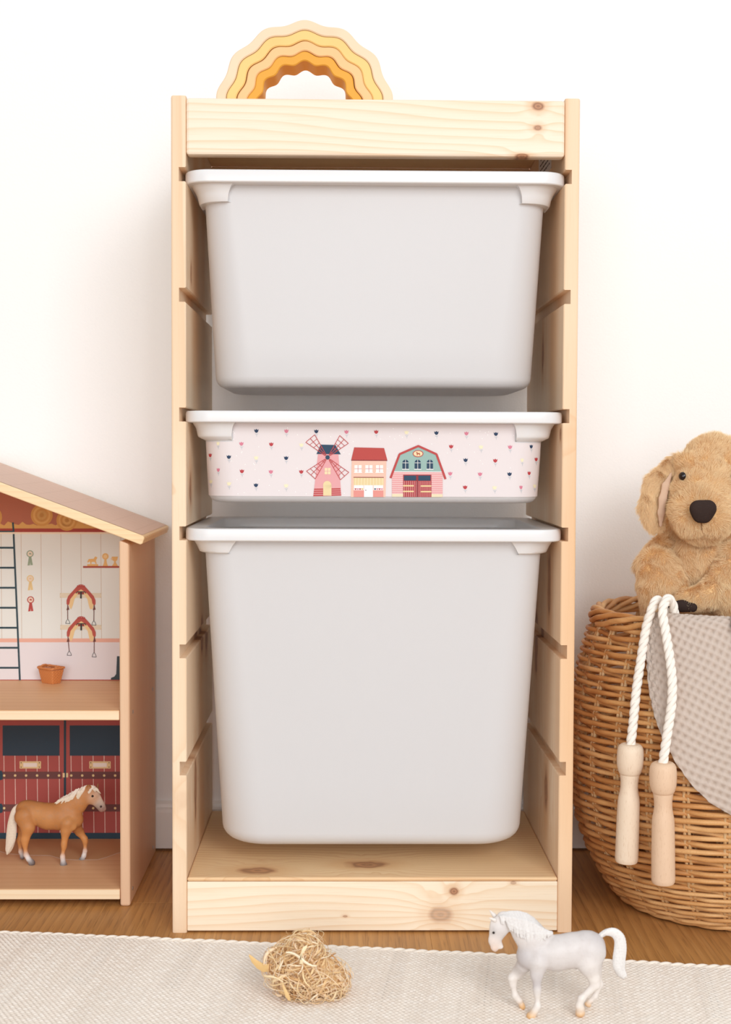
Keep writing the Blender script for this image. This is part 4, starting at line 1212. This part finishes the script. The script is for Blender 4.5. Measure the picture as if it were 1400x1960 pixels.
for i in range(1500):
    (lx, ly), rx, rz = lobes[rs.randint(len(lobes))]
    c = at(lx, ly, YB_ + rs.uniform(-.01, .01))
    R0 = np.array([rx, (rx + rz) / 2, rz]) * bk * rs.uniform(0.62, 1.04)
    d = rs.randn(3); d[1] -= 0.5; d /= np.linalg.norm(d)
    tdir = np.cross(d, rs.randn(3)); tdir /= np.linalg.norm(tdir)
    ln_ = rs.uniform(0.5, 1.9); curl = rs.uniform(-.9, .9)
    b2 = np.cross(d, tdir)
    pts = []
    for k_ in range(9):
        a = (k_ / 8 - .5) * ln_
        v = d * math.cos(a) + (tdir * math.cos(curl * a) + b2 * math.sin(curl * a * a)) * math.sin(a)
        p = c + v * R0 * (1 + 0.05 * math.sin(5 * a + i))
        p[2] = max(p[2], 0.0052 + 0.0005 * rs.rand())
        pts.append(p)
    ribbon(pts, rs.choice([0.0003, 0.00045, 0.0008, 0.0014], p=[.25, .33, .28, .14]), pal[rs.randint(len(pal))] * rs.uniform(1.0, 1.12))
for i in range(60):                                          # ends that stand off the ball
    (lx, ly), rx, rz = lobes[rs.randint(len(lobes))]
    d = rs.randn(3); d[1] -= 0.3; d[2] += 0.2; d /= np.linalg.norm(d)
    c = at(lx, ly, YB_) + d * np.array([rx, rx, rz]) * bk * 0.9
    t = np.cross(d, rs.randn(3)); t /= np.linalg.norm(t)
    L = rs.uniform(.006, .016)
    pts = []
    for k_ in range(7):
        p = c + t * L * k_ / 6 + d * 0.005 * math.sin(PI * k_ / 6)
        p[2] = max(p[2], 0.0055); pts.append(p)
    ribbon(pts, 0.0003, pal[rs.randint(len(pal))])
o = fast_mesh('wood_wool', np.array(SV) - np.array(BASE[SB.name]), np.array(SF), m_straw, SB, np.array(SCc))
o['kind'] = 'stuff'
mcore = [(at(l[0][0], l[0][1], YB_ + .002), at(l[0][0] + 3, l[0][1], YB_ + .002), l[1] * bk * .62, l[1] * bk * .62, 1.0, 'c') for l in lobes]
mcore = [(np.array([p[0][0], p[0][1], max(p[0][2], .0058 + p[2])]), np.array([p[1][0], p[1][1], max(p[1][2], .0058 + p[3])])) + p[2:] for p in mcore]
field_object('core', mcore, 0.002, 0.006, m_straw, SB, {'c': (230, 196, 146)}, 1)
def flake(px, w, col):                                       # broad flat shavings
    mbq = MB()
    rows = []
    for i, (qx, qy, yy, ww) in enumerate(px):
        c = at(qx, qy, yy)
        rows.append([c + np.array([0, 0.0006, ww * bk]), c + np.array([0, -0.0006, 0.0]), c + np.array([0, 0.0002, -ww * bk])])
    mbq.grid(rows)
    mbq.grid([[p + np.array([0, 0.0003, 0]) for p in r] for r in rows], flip=True)
    part(mbq, 'shaving', flat(*col), SB, label='broad flat golden shaving')
flake([(477, 1829, -.196, 2), (482, 1836, -.197, 6), (492, 1846, -.199, 8), (504, 1853, -.203, 8), (515, 1853, -.207, 7)], 6, (228, 190, 130))
flake([(541, 1886, -.222, 5), (546, 1898, -.224, 8), (552, 1908, -.224, 7), (556, 1913, -.222, 3)], 6, (228, 192, 136))
flake([(588, 1812, -.236, 3), (580, 1820, -.238, 6), (574, 1838, -.240, 7), (580, 1843, -.240, 3)], 5, (240, 220, 180))

# ---------------------------------------------------------------- the wicker basket
BX, BY = 0.430, 0.127
WB = thing('wicker_basket', (BX, BY, 0.0), 'big round brown wicker basket on the floor beside the storage frame', 'basket')
PROF = [(0.0, 0.128), (0.012, 0.139), (0.03, 0.151), (0.06, 0.1665), (0.09, 0.1775), (0.13, 0.1865), (0.18, 0.190), (0.23, 0.1865), (0.28, 0.1775), (0.315, 0.168), (0.36, 0.1535)]
_pz = np.array([p[0] for p in PROF]); _pr = np.array([p[1] for p in PROF])
_fz = np.linspace(0, 0.36, 400); _fr = np.interp(_fz, _pz, _pr)
_k = np.hanning(31); _k /= _k.sum()
_fr = np.convolve(np.pad(_fr, 15, mode='reflect', reflect_type='odd'), _k, 'valid')
def brad(z): return float(np.interp(z, _fz, _fr))
def bpt(th, z, off=0.0):
    r = brad(z) + off
    return np.array([BX + r * math.cos(th), BY + r * math.sin(th), z])
def wicker(name, c1, c2, seed):
    m, b = material(name, 0.45, 0.35)
    x, y, z = coords()
    n = noise(xyz(x * 30 + seed, y * 30, z * 160), 1.0, 2.0)
    n2 = noise(xyz(x + seed, y, z), 700.0, 2.0)
    wire(b, 'Base Color', mix(step_(n2, 0.5, 0.8) * 0.25, mix(step_(n, 0.3, 0.7), rgb(*c1), rgb(*c2)), rgb(140, 94, 54)))
    bump(b, n2, 0.0003, 0.5)
    return m
wk = [wicker('wicker_%d' % i, *c, i * 2.3) for i, c in enumerate((((220, 170, 112), (200, 144, 88)), ((228, 182, 126), (208, 156, 100)), ((210, 154, 96), (188, 130, 76))))]
wst = wicker('wicker_stake', (216, 184, 140), (196, 156, 108), 9.0)
NST = 27
for i in range(NST):
    for s in (-1, 1):
        pts = []
        for j in range(26):
            z = 0.004 + 0.335 * j / 25
            th = 2 * PI * i / NST + s * 0.0024 / brad(z)
            pts.append(bpt(th, z))
        mb = MB(); mb.tube(pts, 0.00215, 6)
        part(mb, 'stake', wst, WB)
z = 0.0085
row = 0
rw = random.Random(6)
while z < 0.322:
    near_base = z < 0.05
    pitch = 0.0044 if near_base else 0.0058
    rad = 0.00245 if near_base else 0.0029
    amp = 0.0042
    n = NST * 9
    pts = []
    zo = rw.uniform(-.0004, .0004)
    for i in range(n):
        u = i / 9.0
        ph = (u + row) * 2 * PI / 3.0                        # outside two pairs of stakes, inside the third
        w = 0.35 + math.cos(ph)
        th = 2 * PI * i / n
        off = amp * max(-1.0, min(1.0, w * 1.15))
        zz_ = z + zo + 0.0014 * math.sin(ph) + pitch * 0.12 * math.sin(th * 2 + row)
        pts.append(bpt(th, max(zz_, 0.004), off))
    mb = MB(); mb.tube(pts, rad * rw.uniform(.92, 1.05), 7, closed=True)
    part(mb, 'weaver', wk[rw.choice((0, 0, 1, 2))] if not near_base else wk[rw.choice((1, 1, 0))], WB)
    z += pitch; row += 1
for k in range(5):                                           # plaited border: canes that wind round one another
    pts = []
    for i in range(NST * 12):
        th = 2 * PI * i / (NST * 12)
        a = th * 5 + 2 * PI * k / 5 + 0.06 * math.sin(th * 27 + k)
        pts.append(bpt(th, 0.3360 + 0.0078 * math.sin(a), 0.001 + 0.0052 * math.cos(a)))
    mb = MB(); mb.tube(pts, 0.0033, 8, closed=True)
    part(mb, 'border_cane', wk[k % 3], WB)
for k in range(2):                                           # foot cane
    pts = []
    for i in range(240):
        th = 2 * PI * i / 240
        a = th * 13 + PI * k
        pts.append(bpt(th, 0.0048 + 0.0012 * math.sin(a), 0.001 + 0.002 * math.cos(a)))
    mb = MB(); mb.tube(pts, 0.0026, 7, closed=True)
    part(mb, 'foot_cane', wk[1], WB)
mb = MB()
rows = [[(BX + r * math.cos(2 * PI * k / 48), BY + r * math.sin(2 * PI * k / 48), zz_) for k in range(48)] for r, zz_ in ((0.001, 0.008), (0.131, 0.008), (0.131, 0.004), (0.001, 0.004))]
mb.grid(rows, True, True)
part(mb, 'basket_floor', wk[2], WB)

def basket_y(x, z, off):                                     # the basket's front, off metres outside the weave
    r = brad(z) + off
    d = r * r - (x - BX) ** 2
    return BY - math.sqrt(max(d, 1e-6))
def on_basket(px, py, off):
    y = 0.0
    for _ in range(25):
        p = at(px, py, y)
        y = 0.5 * y + 0.5 * basket_y(p[0], min(max(p[2], 0.0), 0.352), off)
    return at(px, py, y)

# ---------------------------------------------------------------- waffle blanket over the rim
m_waf, b = material('waffle_cotton', 0.9, 0.1)
x, y, z = coords()
a_ = X.nt.nodes.new('ShaderNodeAttribute'); a_.attribute_name = 'Col'
nf = noise(xyz(x, y, z), 1400.0, 3.0, 0.7)
wire(b, 'Base Color', mix(nf * 0.3, X(a_.outputs['Color']), rgb(200, 182, 168)))
bump(b, nf, 0.0010, 0.8)
BLK = thing('waffle_blanket', (0.43, 0.0, 0.2), 'beige waffle-weave blanket draped over the wicker basket rim', 'blanket')
left = [(1249, 1164), (1243, 1190), (1241, 1230), (1240, 1270), (1245, 1320), (1255, 1365), (1272, 1412), (1297, 1462), (1326, 1505), (1358, 1537), (1400, 1562), (1450, 1585), (1500, 1600), (1560, 1612)]
LP = [on_basket(px, max(py, 1172), 0.0105) for px, py in left]
lth = np.array([math.atan2(p[1] - BY, p[0] - BX) for p in LP]); lz = np.array([p[2] for p in LP]); lz[0] = 0.346
# arclength parameter along this border; opposite border runs down the far side at a fixed angle
TH1 = -0.62
def sheet_point(th, z, off):
    return bpt(th, z, off)
seglen = [0.0]
for i in range(len(LP) - 1): seglen.append(seglen[-1] + np.linalg.norm(LP[i + 1] - LP[i]))
NT, NW = 330, 300
cell = 0.0078
verts, colsW = [], []
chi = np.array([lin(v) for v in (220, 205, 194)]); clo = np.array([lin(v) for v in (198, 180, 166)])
zin = 0.10                                                   # length that hangs inside the basket
S_tot = seglen[-1]
thmin = float(lth.min())
W1 = TH1
for it in range(NT):
    for iw in range(NW):
        w = iw / (NW - 1)
        th = lth[0] - 0.006 + (W1 - lth[0]) * w                # angle
        # lower edge at this angle
        zl = float(np.interp(th, np.maximum.accumulate(lth), lz)) if th > lth[5] else None
        if zl is None: zl = float(np.interp(th, np.maximum.accumulate(lth), lz))
        t = it / (NT - 1)
        arc = -0.055 + t * (0.055 + 0.346 - zl)                # metres below the rim line; negative is inside
        verts.append((th, arc))
TA = np.array(verts)
def fold(th, arc): return 0.0025 * math.sin((th * 11 + 0.8)) * min(1, max(0, arc * 9))
PV = np.zeros((NT * NW, 3)); NVm = np.zeros((NT * NW, 3))
for i, (th, arc) in enumerate(TA):
    r0 = 0.0062
    if arc >= 0.008:
        p = bpt(th, 0.347 - arc, 0.0118 + fold(th, arc)); nrm = np.array([math.cos(th), math.sin(th), 0.15])
    else:
        a = (0.008 - arc) / 0.0145                             # over the border, then down inside
        a1 = min(a, PI)
        ex = max(0.0, a - PI) * 0.0145
        cz = 0.339; rr_ = brad(0.339) - 0.003
        d = math.cos(a1) * 0.0122 + 0.0023 + fold(th, arc)
        p = np.array([BX + (rr_ + d) * math.cos(th), BY + (rr_ + d) * math.sin(th), cz + 0.0125 * math.sin(a1) - ex])
        nrm = np.array([math.cos(th) * math.cos(a1), math.sin(th) * math.cos(a1), math.sin(a1)])
    PV[i] = p; NVm[i] = nrm / np.linalg.norm(nrm)
ang = math.radians(24)
su = TA[:, 0] * 0.178; sv = TA[:, 1]
wu = (su * math.cos(ang) + sv * math.sin(ang)); wv_ = (-su * math.sin(ang) + sv * math.cos(ang))
wu = wu + 0.0010 * np.sin(wv_ * 95); wv_ = wv_ + 0.0010 * np.sin(wu * 80 + 1)
ridge = np.maximum(np.abs(np.cos(PI * wu / cell)) ** 2.2, np.abs(np.cos(PI * wv_ / cell)) ** 2.2)
ridge = 0.75 * ridge + 0.25 * (np.abs(np.cos(PI * wu / cell)) ** 2 * np.abs(np.cos(PI * wv_ / cell)) ** 2)
PV = PV + NVm * (ridge[:, None] - 0.6) * 0.0022
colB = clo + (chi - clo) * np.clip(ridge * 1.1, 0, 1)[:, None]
ii = np.arange((NT - 1) * (NW - 1)); i0 = ii // (NW - 1) * NW + ii % (NW - 1)
FB_ = np.stack([i0, i0 + NW, i0 + NW + 1, i0 + 1], 1)
o = fast_mesh('waffle_sheet', PV - np.array(BASE[BLK.name]), FB_, m_waf, BLK, colB)
sol = o.modifiers.new('thickness', 'SOLIDIFY'); sol.thickness = 0.0024; sol.offset = 0.0
# the fold that lies over it
mbv = []
NT2, NW2 = 150, 60
for it in range(NT2):
    for iw in range(NW2):
        w = iw / (NW2 - 1)
        arc = -0.05 + 0.20 * it / (NT2 - 1)
        th = -1.86 + 0.034 * math.sin(max(arc, 0) * 16) + 0.13 * max(arc, 0) / .15 + w * 0.62
        mbv.append((th, arc, w))
PV2 = np.zeros((len(mbv), 3)); TA2 = np.array(mbv)
for i, (th, arc, w) in enumerate(mbv):
    lift = 0.007 + 0.006 * math.sin(min(w * 6, PI / 2)) + .002 * math.sin(th * 18)
    if arc >= 0.008: p = bpt(th, 0.347 - arc, 0.0118 + lift)
    else:
        a = (0.008 - arc) / 0.0145; a1 = min(a, PI); ex = max(0, a - PI) * .0145
        rr_ = brad(.339) - .003; d = math.cos(a1) * (0.0122 + lift) + .003
        p = np.array([BX + (rr_ + d) * math.cos(th), BY + (rr_ + d) * math.sin(th), .339 + (.0125 + lift * .6) * math.sin(a1) - ex])
    PV2[i] = p
su = TA2[:, 0] * .178; sv = TA2[:, 1]
rg = np.maximum(np.abs(np.cos(PI * (su + .3 * sv) / cell)) ** 2.2, np.abs(np.cos(PI * (sv - .3 * su) / cell)) ** 2.2)
nr2 = np.stack([np.cos(TA2[:, 0]), np.sin(TA2[:, 0]), np.full(len(TA2), .3)], 1)
PV2 = PV2 + nr2 * (rg[:, None] - .6) * .003
ii = np.arange((NT2 - 1) * (NW2 - 1)); i0 = ii // (NW2 - 1) * NW2 + ii % (NW2 - 1)
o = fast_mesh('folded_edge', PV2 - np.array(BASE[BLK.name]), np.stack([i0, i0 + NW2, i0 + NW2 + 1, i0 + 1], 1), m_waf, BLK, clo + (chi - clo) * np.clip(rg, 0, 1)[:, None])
sol = o.modifiers.new('thickness', 'SOLIDIFY'); sol.thickness = 0.0024; sol.offset = 0.0

# ---------------------------------------------------------------- the skipping rope
JR = thing('skipping_rope', (0.30, -0.03, 0.2), 'white twisted skipping rope with two wooden handles, hanging from the basket rim', 'skipping rope')
m_rope, b = material('white_cotton_rope', 0.85, 0.12)
x, y, z = coords()
nf = noise(xyz(x, y, z), 1500.0, 2.0)
wire(b, 'Base Color', mix(nf * 0.2, rgb(246, 241, 233), rgb(224, 214, 202)))
bump(b, nf, 0.0004, 0.4)
RO = 0.0135
def hang(px, py, e=0.0): return on_basket(px, py, RO + e)
hA = hang(1208, 1424, 0.005); hB = hang(1270, 1459, 0.012)
la = [hang(*q, e) for q, e in (((1247, 1170), .004), ((1238, 1200), .003), ((1228, 1260), .002), ((1219, 1320), .002), ((1213, 1380), .004))]
lb = [hang(*q, e) for q, e in (((1269, 1170), .008), ((1275, 1210), .009), ((1283, 1260), .010), ((1287.5, 1305), .011), ((1286, 1350), .011), ((1278, 1405), .012))]
def over(p, top, inn):
    d = np.array([BX - p[0], BY - p[1], 0]); d /= np.linalg.norm(d)
    return [p + d * 0.010 + np.array([0, 0, top]), p + d * 0.021 + np.array([0, 0, top - .005]), p + d * 0.028 + np.array([0, 0, top - .020]), p + d * 0.033 + np.array([0, 0, inn])]
oa = over(la[0], 0.0115, -0.05); ob = over(lb[0], 0.0125, -0.05)
bot = np.array([BX - .06, BY - .06, 0.20])
ctrl = [hA + np.array([0, 0, -0.004])] + [hA] + la[::-1] + oa + [(oa[-1] + bot) / 2, bot, (ob[-1] + bot) / 2 + np.array([.01, 0, 0])] + ob[::-1] + lb + [hB, hB + np.array([0, 0, -0.004])]
def spline(c, per):
    out = []
    n = len(c)
    for i in range(n - 1):
        p0, p1, p2, p3 = c[max(i - 1, 0)], c[i], c[i + 1], c[min(i + 2, n - 1)]
        for k in range(per):
            t = k / per
            out.append(0.5 * ((2 * p1) + (-p0 + p2) * t + (2 * p0 - 5 * p1 + 4 * p2 - p3) * t * t + (-p0 + 3 * p1 - 3 * p2 + p3) * t ** 3))
    out.append(c[-1])
    return out
cl = spline([np.array(c) for c in ctrl], 60)
d_ = np.concatenate([[0], np.cumsum([np.linalg.norm(cl[i + 1] - cl[i]) for i in range(len(cl) - 1)])])
Ltot = d_[-1]
NS_ = int(Ltot / 0.0011)
cl = np.stack([np.interp(np.linspace(0, Ltot, NS_), d_, np.array(cl)[:, k]) for k in range(3)], 1)
T_ = np.gradient(cl, axis=0); T_ /= np.linalg.norm(T_, axis=1)[:, None]
N_ = np.cross(T_[0], [0.2, 1, 0.1]); N_ /= np.linalg.norm(N_)
strands = [[], [], []]
for i in range(NS_):
    N_ = N_ - T_[i] * (N_ @ T_[i]); N_ /= np.linalg.norm(N_)
    B_ = np.cross(T_[i], N_)
    s = Ltot * i / NS_
    for k in range(3):
        a = 2 * PI * s / 0.0285 + 2 * PI * k / 3
        strands[k].append(cl[i] + 0.0025 * (math.cos(a) * N_ + math.sin(a) * B_))
mb = MB()
for k in range(3): mb.tube(strands[k], 0.0029, 8)
part(mb, 'rope', m_rope, JR)
def turned(name, cA, cB, seed):
    m, b = material(name, 0.55, 0.25)
    x, y, z = coords()
    fl = noise(xyz(x * 900 + seed, y * 900, z * 160), 1.0, 2.0)
    br = noise(xyz(x * 60 + seed, y * 60, z * 9), 1.0, 2.0)
    wire(b, 'Base Color', mix(step_(fl, 0.55, 0.75) * 0.3, mix(br, rgb(*cA), rgb(*cB)), rgb(190, 148, 110)))
    return m
prof = [(0.0, 0.0090), (0.0006, 0.0108), (0.002, 0.0125), (0.0045, 0.0138), (0.009, 0.0144), (0.016, 0.0145), (0.022, 0.0141), (0.0275, 0.0126), (0.0300, 0.0112), (0.0303, 0.0107), (0.0308, 0.0107),
        (0.034, 0.0102), (0.039, 0.0096), (0.044, 0.0096), (0.049, 0.0103), (0.054, 0.0114), (0.058, 0.0119), (0.063, 0.0121), (0.09, 0.0125), (0.115, 0.0127), (0.118, 0.0124), (0.1196, 0.0115), (0.1200, 0.0100)]
for (h0, pe, e, m) in ((hA, (1195, 1643), .007, turned('beech_handle_a', (238, 220, 198), (228, 206, 182), 1.0)), (hB, (1264, 1682), .012, turned('beech_handle_b', (232, 204, 176), (222, 188, 158), 4.0))):
    e1 = on_basket(pe[0], pe[1], RO + e)
    ax_ = e1 - h0
    if ax_[1] > 0.006: ax_[1] = 0.006
    e1 = None
    mb = MB()
    L = np.linalg.norm(ax_)
    mb.lathe([(h * L / 0.12, r) for h, r in prof], h0, ax_, 28)
    part(mb, 'handle', m, JR, auto=0.7)

# ---------------------------------------------------------------- the plush dog
DG = thing('plush_dog', (0.405, 0.12, 0.26), 'golden plush dog with a dark nose and floppy ear, sitting in the wicker basket', 'plush toy')
YD = 0.105
def D(cx, cy, lat=0.0): return at(1180 + cx / 5.445, 820 + cy / 5.445, YD + lat)
kd = mpp(YD) / 5.445
def DC(a, b, ra, rb, sy=1.0, c='b', k=None):
    q = (a, b, ra * kd, rb * kd, sy, c)
    return q + (k,) if k else q
dcol = {'b': (222, 184, 132), 'l': (228, 194, 144), 'd': (216, 176, 124)}
pr = [
    DC(D(1010, 370, .008), D(1060, 380, .008), 305, 300, .82, 'b'), DC(D(900, 480, -.004), D(960, 560, -.010), 270, 290, .8, 'b'), DC(D(880, 700, -.018), D(900, 860, -.022), 300, 325, .78, 'l'), DC(D(900, 600, -.018), D(905, 760, -.036), 200, 190, .8, 'b'),
    DC(D(690, 360, -.010), D(740, 350, -.016), 75, 85, .8, 'b'), DC(D(740, 850, -.036), D(790, 940, -.044), 175, 175, .85, 'l', .004), DC(D(1060, 860, -.036), D(1030, 950, -.044), 175, 175, .85, 'l', .004), DC(D(1225, 360, -.008), D(1180, 345, -.014), 75, 85, .8, 'b'),
    DC(D(860, 1020, -.024), D(940, 1040, -.024), 150, 150, .8, 'l'),
    DC(D(780, 1150, .03), D(800, 1500, .03), 330, 420, .8, 'b'), DC(D(800, 1500, .03), D(820, 2200, .02), 430, 480, .8, 'b'), DC(D(840, 1300, .0), D(860, 1450, .0), 230, 230, .7, 'b'),
    DC(D(1250, 1250, .03), D(1300, 1600, .03), 300, 360, .8, 'b'),
    DC(D(500, 1290, .015), D(370, 1440, .01), 170, 160, .9, 'd'), DC(D(430, 1440, -.004), D(440, 1640, -.014), 190, 190, .9, 'b'), DC(D(440, 1640, -.014), D(470, 1900, -.016), 190, 190, .9, 'b'), DC(D(560, 1480, -.012), D(620, 1700, -.018), 120, 130, .9, 'b'),
    DC(D(1230, 1400, -.006), D(1150, 1560, -.022), 210, 175, .9, 'l'), DC(D(1150, 1560, -.022), D(960, 1740, -.038), 175, 120, .9, 'l'), DC(D(960, 1750, -.038), D(720, 1800, -.044), 115, 105, .9, 'l'), DC(D(1300, 1650, -.022), D(1200, 1820, -.03), 200, 180, .9, 'b'),
]
m_furskin = attr_material('plush_skin', 0.9, 0.1)
body, BVt, BFc, BCl = field_object('body', pr, 0.0022, 0.0060, m_furskin, DG, dcol, 3, 0.006)
ear_pr = [DC(D(655, 335, .0), D(560, 400, .0), 62, 75, .45, 'b'), DC(D(560, 400, .0), D(440, 590, -.004), 78, 128, .32, 'b'), DC(D(440, 590, -.004), D(385, 800, -.006), 132, 122, .3, 'b'), DC(D(385, 800, -.006), D(390, 930, -.006), 122, 100, .3, 'b'), DC(D(390, 930, -.006), D(430, 1020, -.006), 92, 55, .35, 'b')]
ear, EV, EF, EC = field_object('ear', ear_pr, 0.0018, 0.004, m_furskin, DG, dcol, 3, 0.006)
EARX = D(1015, 500)[0]
ear_r = [(np.array([2 * EARX - p[0][0], p[0][1], p[0][2]]), np.array([2 * EARX - p[1][0], p[1][1], p[1][2]])) + p[2:] for p in ear_pr]
ear2, EV2, EF2, EC2 = field_object('ear', ear_r, 0.0018, 0.004, m_furskin, DG, dcol, 3, 0.006)
m_lin, b = material('pink_beige_plush_lining', 0.85, 0.15, rgb(210, 180, 156))
lin_pr = [DC(D(572, 470, -.008), D(520, 600, -.016), 16, 44, .45, 'b'), DC(D(520, 600, -.016), D(484, 740, -.018), 44, 42, .45, 'b'), DC(D(484, 740, -.018), D(470, 880, -.018), 42, 38, .45, 'b'), DC(D(470, 880, -.018), D(464, 1015, -.016), 38, 20, .45, 'b')]
o, *_ = field_object('lining', lin_pr, 0.0012, 0.003, m_lin, ear, None, 2)
o['label'] = 'smooth pinkish beige lining of the ear'
m_nose, b = material('dark_plush_nose', 0.8, 0.2)
x, y, z = coords()
wire(b, 'Base Color', mix(noise(xyz(x, y, z), 1200.0, 2.0) * 0.6, rgb(42, 30, 27), rgb(70, 54, 48)))
nz = [DC(D(855, 838, -.0712), D(958, 836, -.0712), 88, 88, .55, 'b'), DC(D(880, 900, -.0700), D(920, 902, -.0700), 84, 84, .55, 'b')]
field_object('nose', nz, 0.0010, 0.004, m_nose, DG, None, 2)
m_beye = flat(26, 16, 16, 0.2, 0.5)
for cx_ in (690, 1228):
    mb = MB(); mb.lathe([(-0.0035, 0.0008), (-0.002, 0.0036), (0.0, 0.0048), (0.0018, 0.0038), (0.003, 0.0012)], D(cx_, 497, -.0335 if cx_ < 700 else -.030), (-1.1 if cx_ < 900 else .6, -1, 0.1), 16)
    part(mb, 'eye', m_beye, DG, auto=1.0)
pad = [DC(D(585, 1862, -.0545), D(690, 1850, -.0565), 58, 60, .6, 'b'), DC(D(690, 1850, -.0565), D(800, 1868, -.056), 58, 48, .6, 'b')]
o, *_ = field_object('paw_pad', pad, 0.0012, 0.003, m_nose, DG, None, 2)
o['label'] = 'dark brown sole of the paw'
m_thread = flat(128, 88, 52)
mb = MB(); mb.tube([D(890 + 4 * t, 985 + 75 * t, -.0640 + .004 * t) for t in (0, .3, .6, 1)], 0.0006, 6)
part(mb, 'mouth_seam', m_thread, DG)

m_fur, b = material('golden_plush_fur', 0.75, 0.15)
hi_ = X.nt.nodes.new('ShaderNodeHairInfo')
rr2 = X(hi_.outputs['Random']); it_ = X(hi_.outputs['Intercept'])
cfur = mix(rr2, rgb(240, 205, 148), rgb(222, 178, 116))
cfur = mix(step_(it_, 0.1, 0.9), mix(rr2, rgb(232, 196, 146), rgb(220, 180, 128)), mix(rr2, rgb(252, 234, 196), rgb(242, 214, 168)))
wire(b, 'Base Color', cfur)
rf = np.random.RandomState(21)
def fur(name, V, F, n, length, parent, keep, comb, radius=0.00014):
    tri = np.concatenate([F[:, [0, 1, 2]], F[:, [0, 2, 3]]])
    A, B_, C_ = V[tri[:, 0]], V[tri[:, 1]], V[tri[:, 2]]
    nr = np.cross(B_ - A, C_ - A); ar = np.linalg.norm(nr, axis=1) + 1e-15
    vn = np.zeros_like(V)
    for k in range(3): np.add.at(vn, tri[:, k], nr)
    vn /= np.linalg.norm(vn, axis=1)[:, None] + 1e-15
    cen = (A + B_ + C_) / 3
    wgt = ar * keep(cen)
    pick = rf.choice(len(tri), n, p=wgt / wgt.sum())
    u, v = rf.rand(n), rf.rand(n)
    s = u + v > 1; u[s], v[s] = 1 - u[s], 1 - v[s]
    P0 = A[pick] + (B_ - A)[pick] * u[:, None] + (C_ - A)[pick] * v[:, None]
    N0 = vn[tri[pick, 0]] * (1 - u - v)[:, None] + vn[tri[pick, 1]] * u[:, None] + vn[tri[pick, 2]] * v[:, None]
    N0 /= np.linalg.norm(N0, axis=1)[:, None]
    g = comb(P0)
    # tufts lean together: a smooth random field shared by neighbours
    fr = 260.0
    tuft = np.stack([np.sin(P0[:, 0] * fr + np.cos(P0[:, 2] * fr * 1.3)), np.sin(P0[:, 1] * fr + 1.3 + np.cos(P0[:, 0] * fr)), np.sin(P0[:, 2] * fr * 1.1 + 2.1 + np.cos(P0[:, 1] * fr))], 1)
    for fr in (137.0, 419.0):
        tuft = tuft + np.stack([np.sin(P0[:, 1] * fr + 2 * np.sin(P0[:, 2] * fr * .7 + 1)), np.sin(P0[:, 2] * fr + 2 * np.sin(P0[:, 0] * fr * .6)), np.sin(P0[:, 0] * fr * 1.1 + 2 * np.sin(P0[:, 1] * fr * .8 + 2))], 1)
    g = g + tuft * 0.38 + rf.randn(n, 3) * 0.16
    g = g - N0 * (g * N0).sum(1)[:, None]
    L = length * rf.uniform(0.6, 1.15, n)[:, None]
    pts = np.zeros((n, 5, 3), np.float32)
    for k, t in enumerate((0, .25, .5, .75, 1.0)):
        pts[:, k] = P0 - N0 * 0.0006 + N0 * L * (t * 0.72) + g * L * (0.75 * t * t + .15 * t)
    hcv = bpy.data.hair_curves.new(name)
    hcv.add_curves([5] * n)
    base = np.array(BASE[DG.name], np.float32)
    pa = hcv.attributes.get('position') or hcv.attributes.new('position', 'FLOAT_VECTOR', 'POINT')
    pa.data.foreach_set('vector', (pts - base).ravel())
    ra = hcv.attributes.get('radius') or hcv.attributes.new('radius', 'FLOAT', 'POINT')
    ra.data.foreach_set('value', np.tile(np.array([1, .95, .8, .55, .2], np.float32) * radius, n))
    hcv.materials.append(m_fur)
    o = bpy.data.objects.new(name, hcv)
    COL.objects.link(o); o.parent = parent
    o['kind'] = 'stuff'
    return o
nosep = D(905, 850, -.075); headc = D(990, 500, .0)
def keep_body(c):
    k = np.ones(len(c))
    k *= (c[:, 1] < 0.165) * (c[:, 2] > 0.315)
    dn = np.linalg.norm((c - nosep) * np.array([1, .6, 1.2]), axis=1)
    k *= dn > 0.0125
    dp = np.linalg.norm((c - D(690, 1865, -.056)) * np.array([.55, .6, 1.2]), axis=1)
    k *= dp > 0.009
    for ex in (690, 1228): k *= np.linalg.norm(c - D(ex, 495, -.034), axis=1) > 0.0052
    return k
def comb_body(p):
    d = p - nosep
    d /= np.linalg.norm(d, axis=1)[:, None] + 1e-9
    head = 1 / (1 + np.exp(-(p[:, 2] - 0.447) / 0.004))
    down = np.array([0.05, -0.15, -1.0]) + 0 * p
    return d * head[:, None] * 0.9 + down * (1 - head)[:, None]
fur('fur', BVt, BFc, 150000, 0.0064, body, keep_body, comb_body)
def comb_ear(p): return np.array([-0.25, -0.1, -1.0]) + 0 * p
fur('fur', EV, EF, 34000, 0.0064, ear, lambda c: np.where((c[:, 1] > 0.14), 0.0, 1.0) + 0.001, comb_ear)
fur('fur', EV2, EF2, 12000, 0.0064, ear2, lambda c: np.where((c[:, 1] > 0.14), 0.0, 1.0) + 0.001, comb_ear)
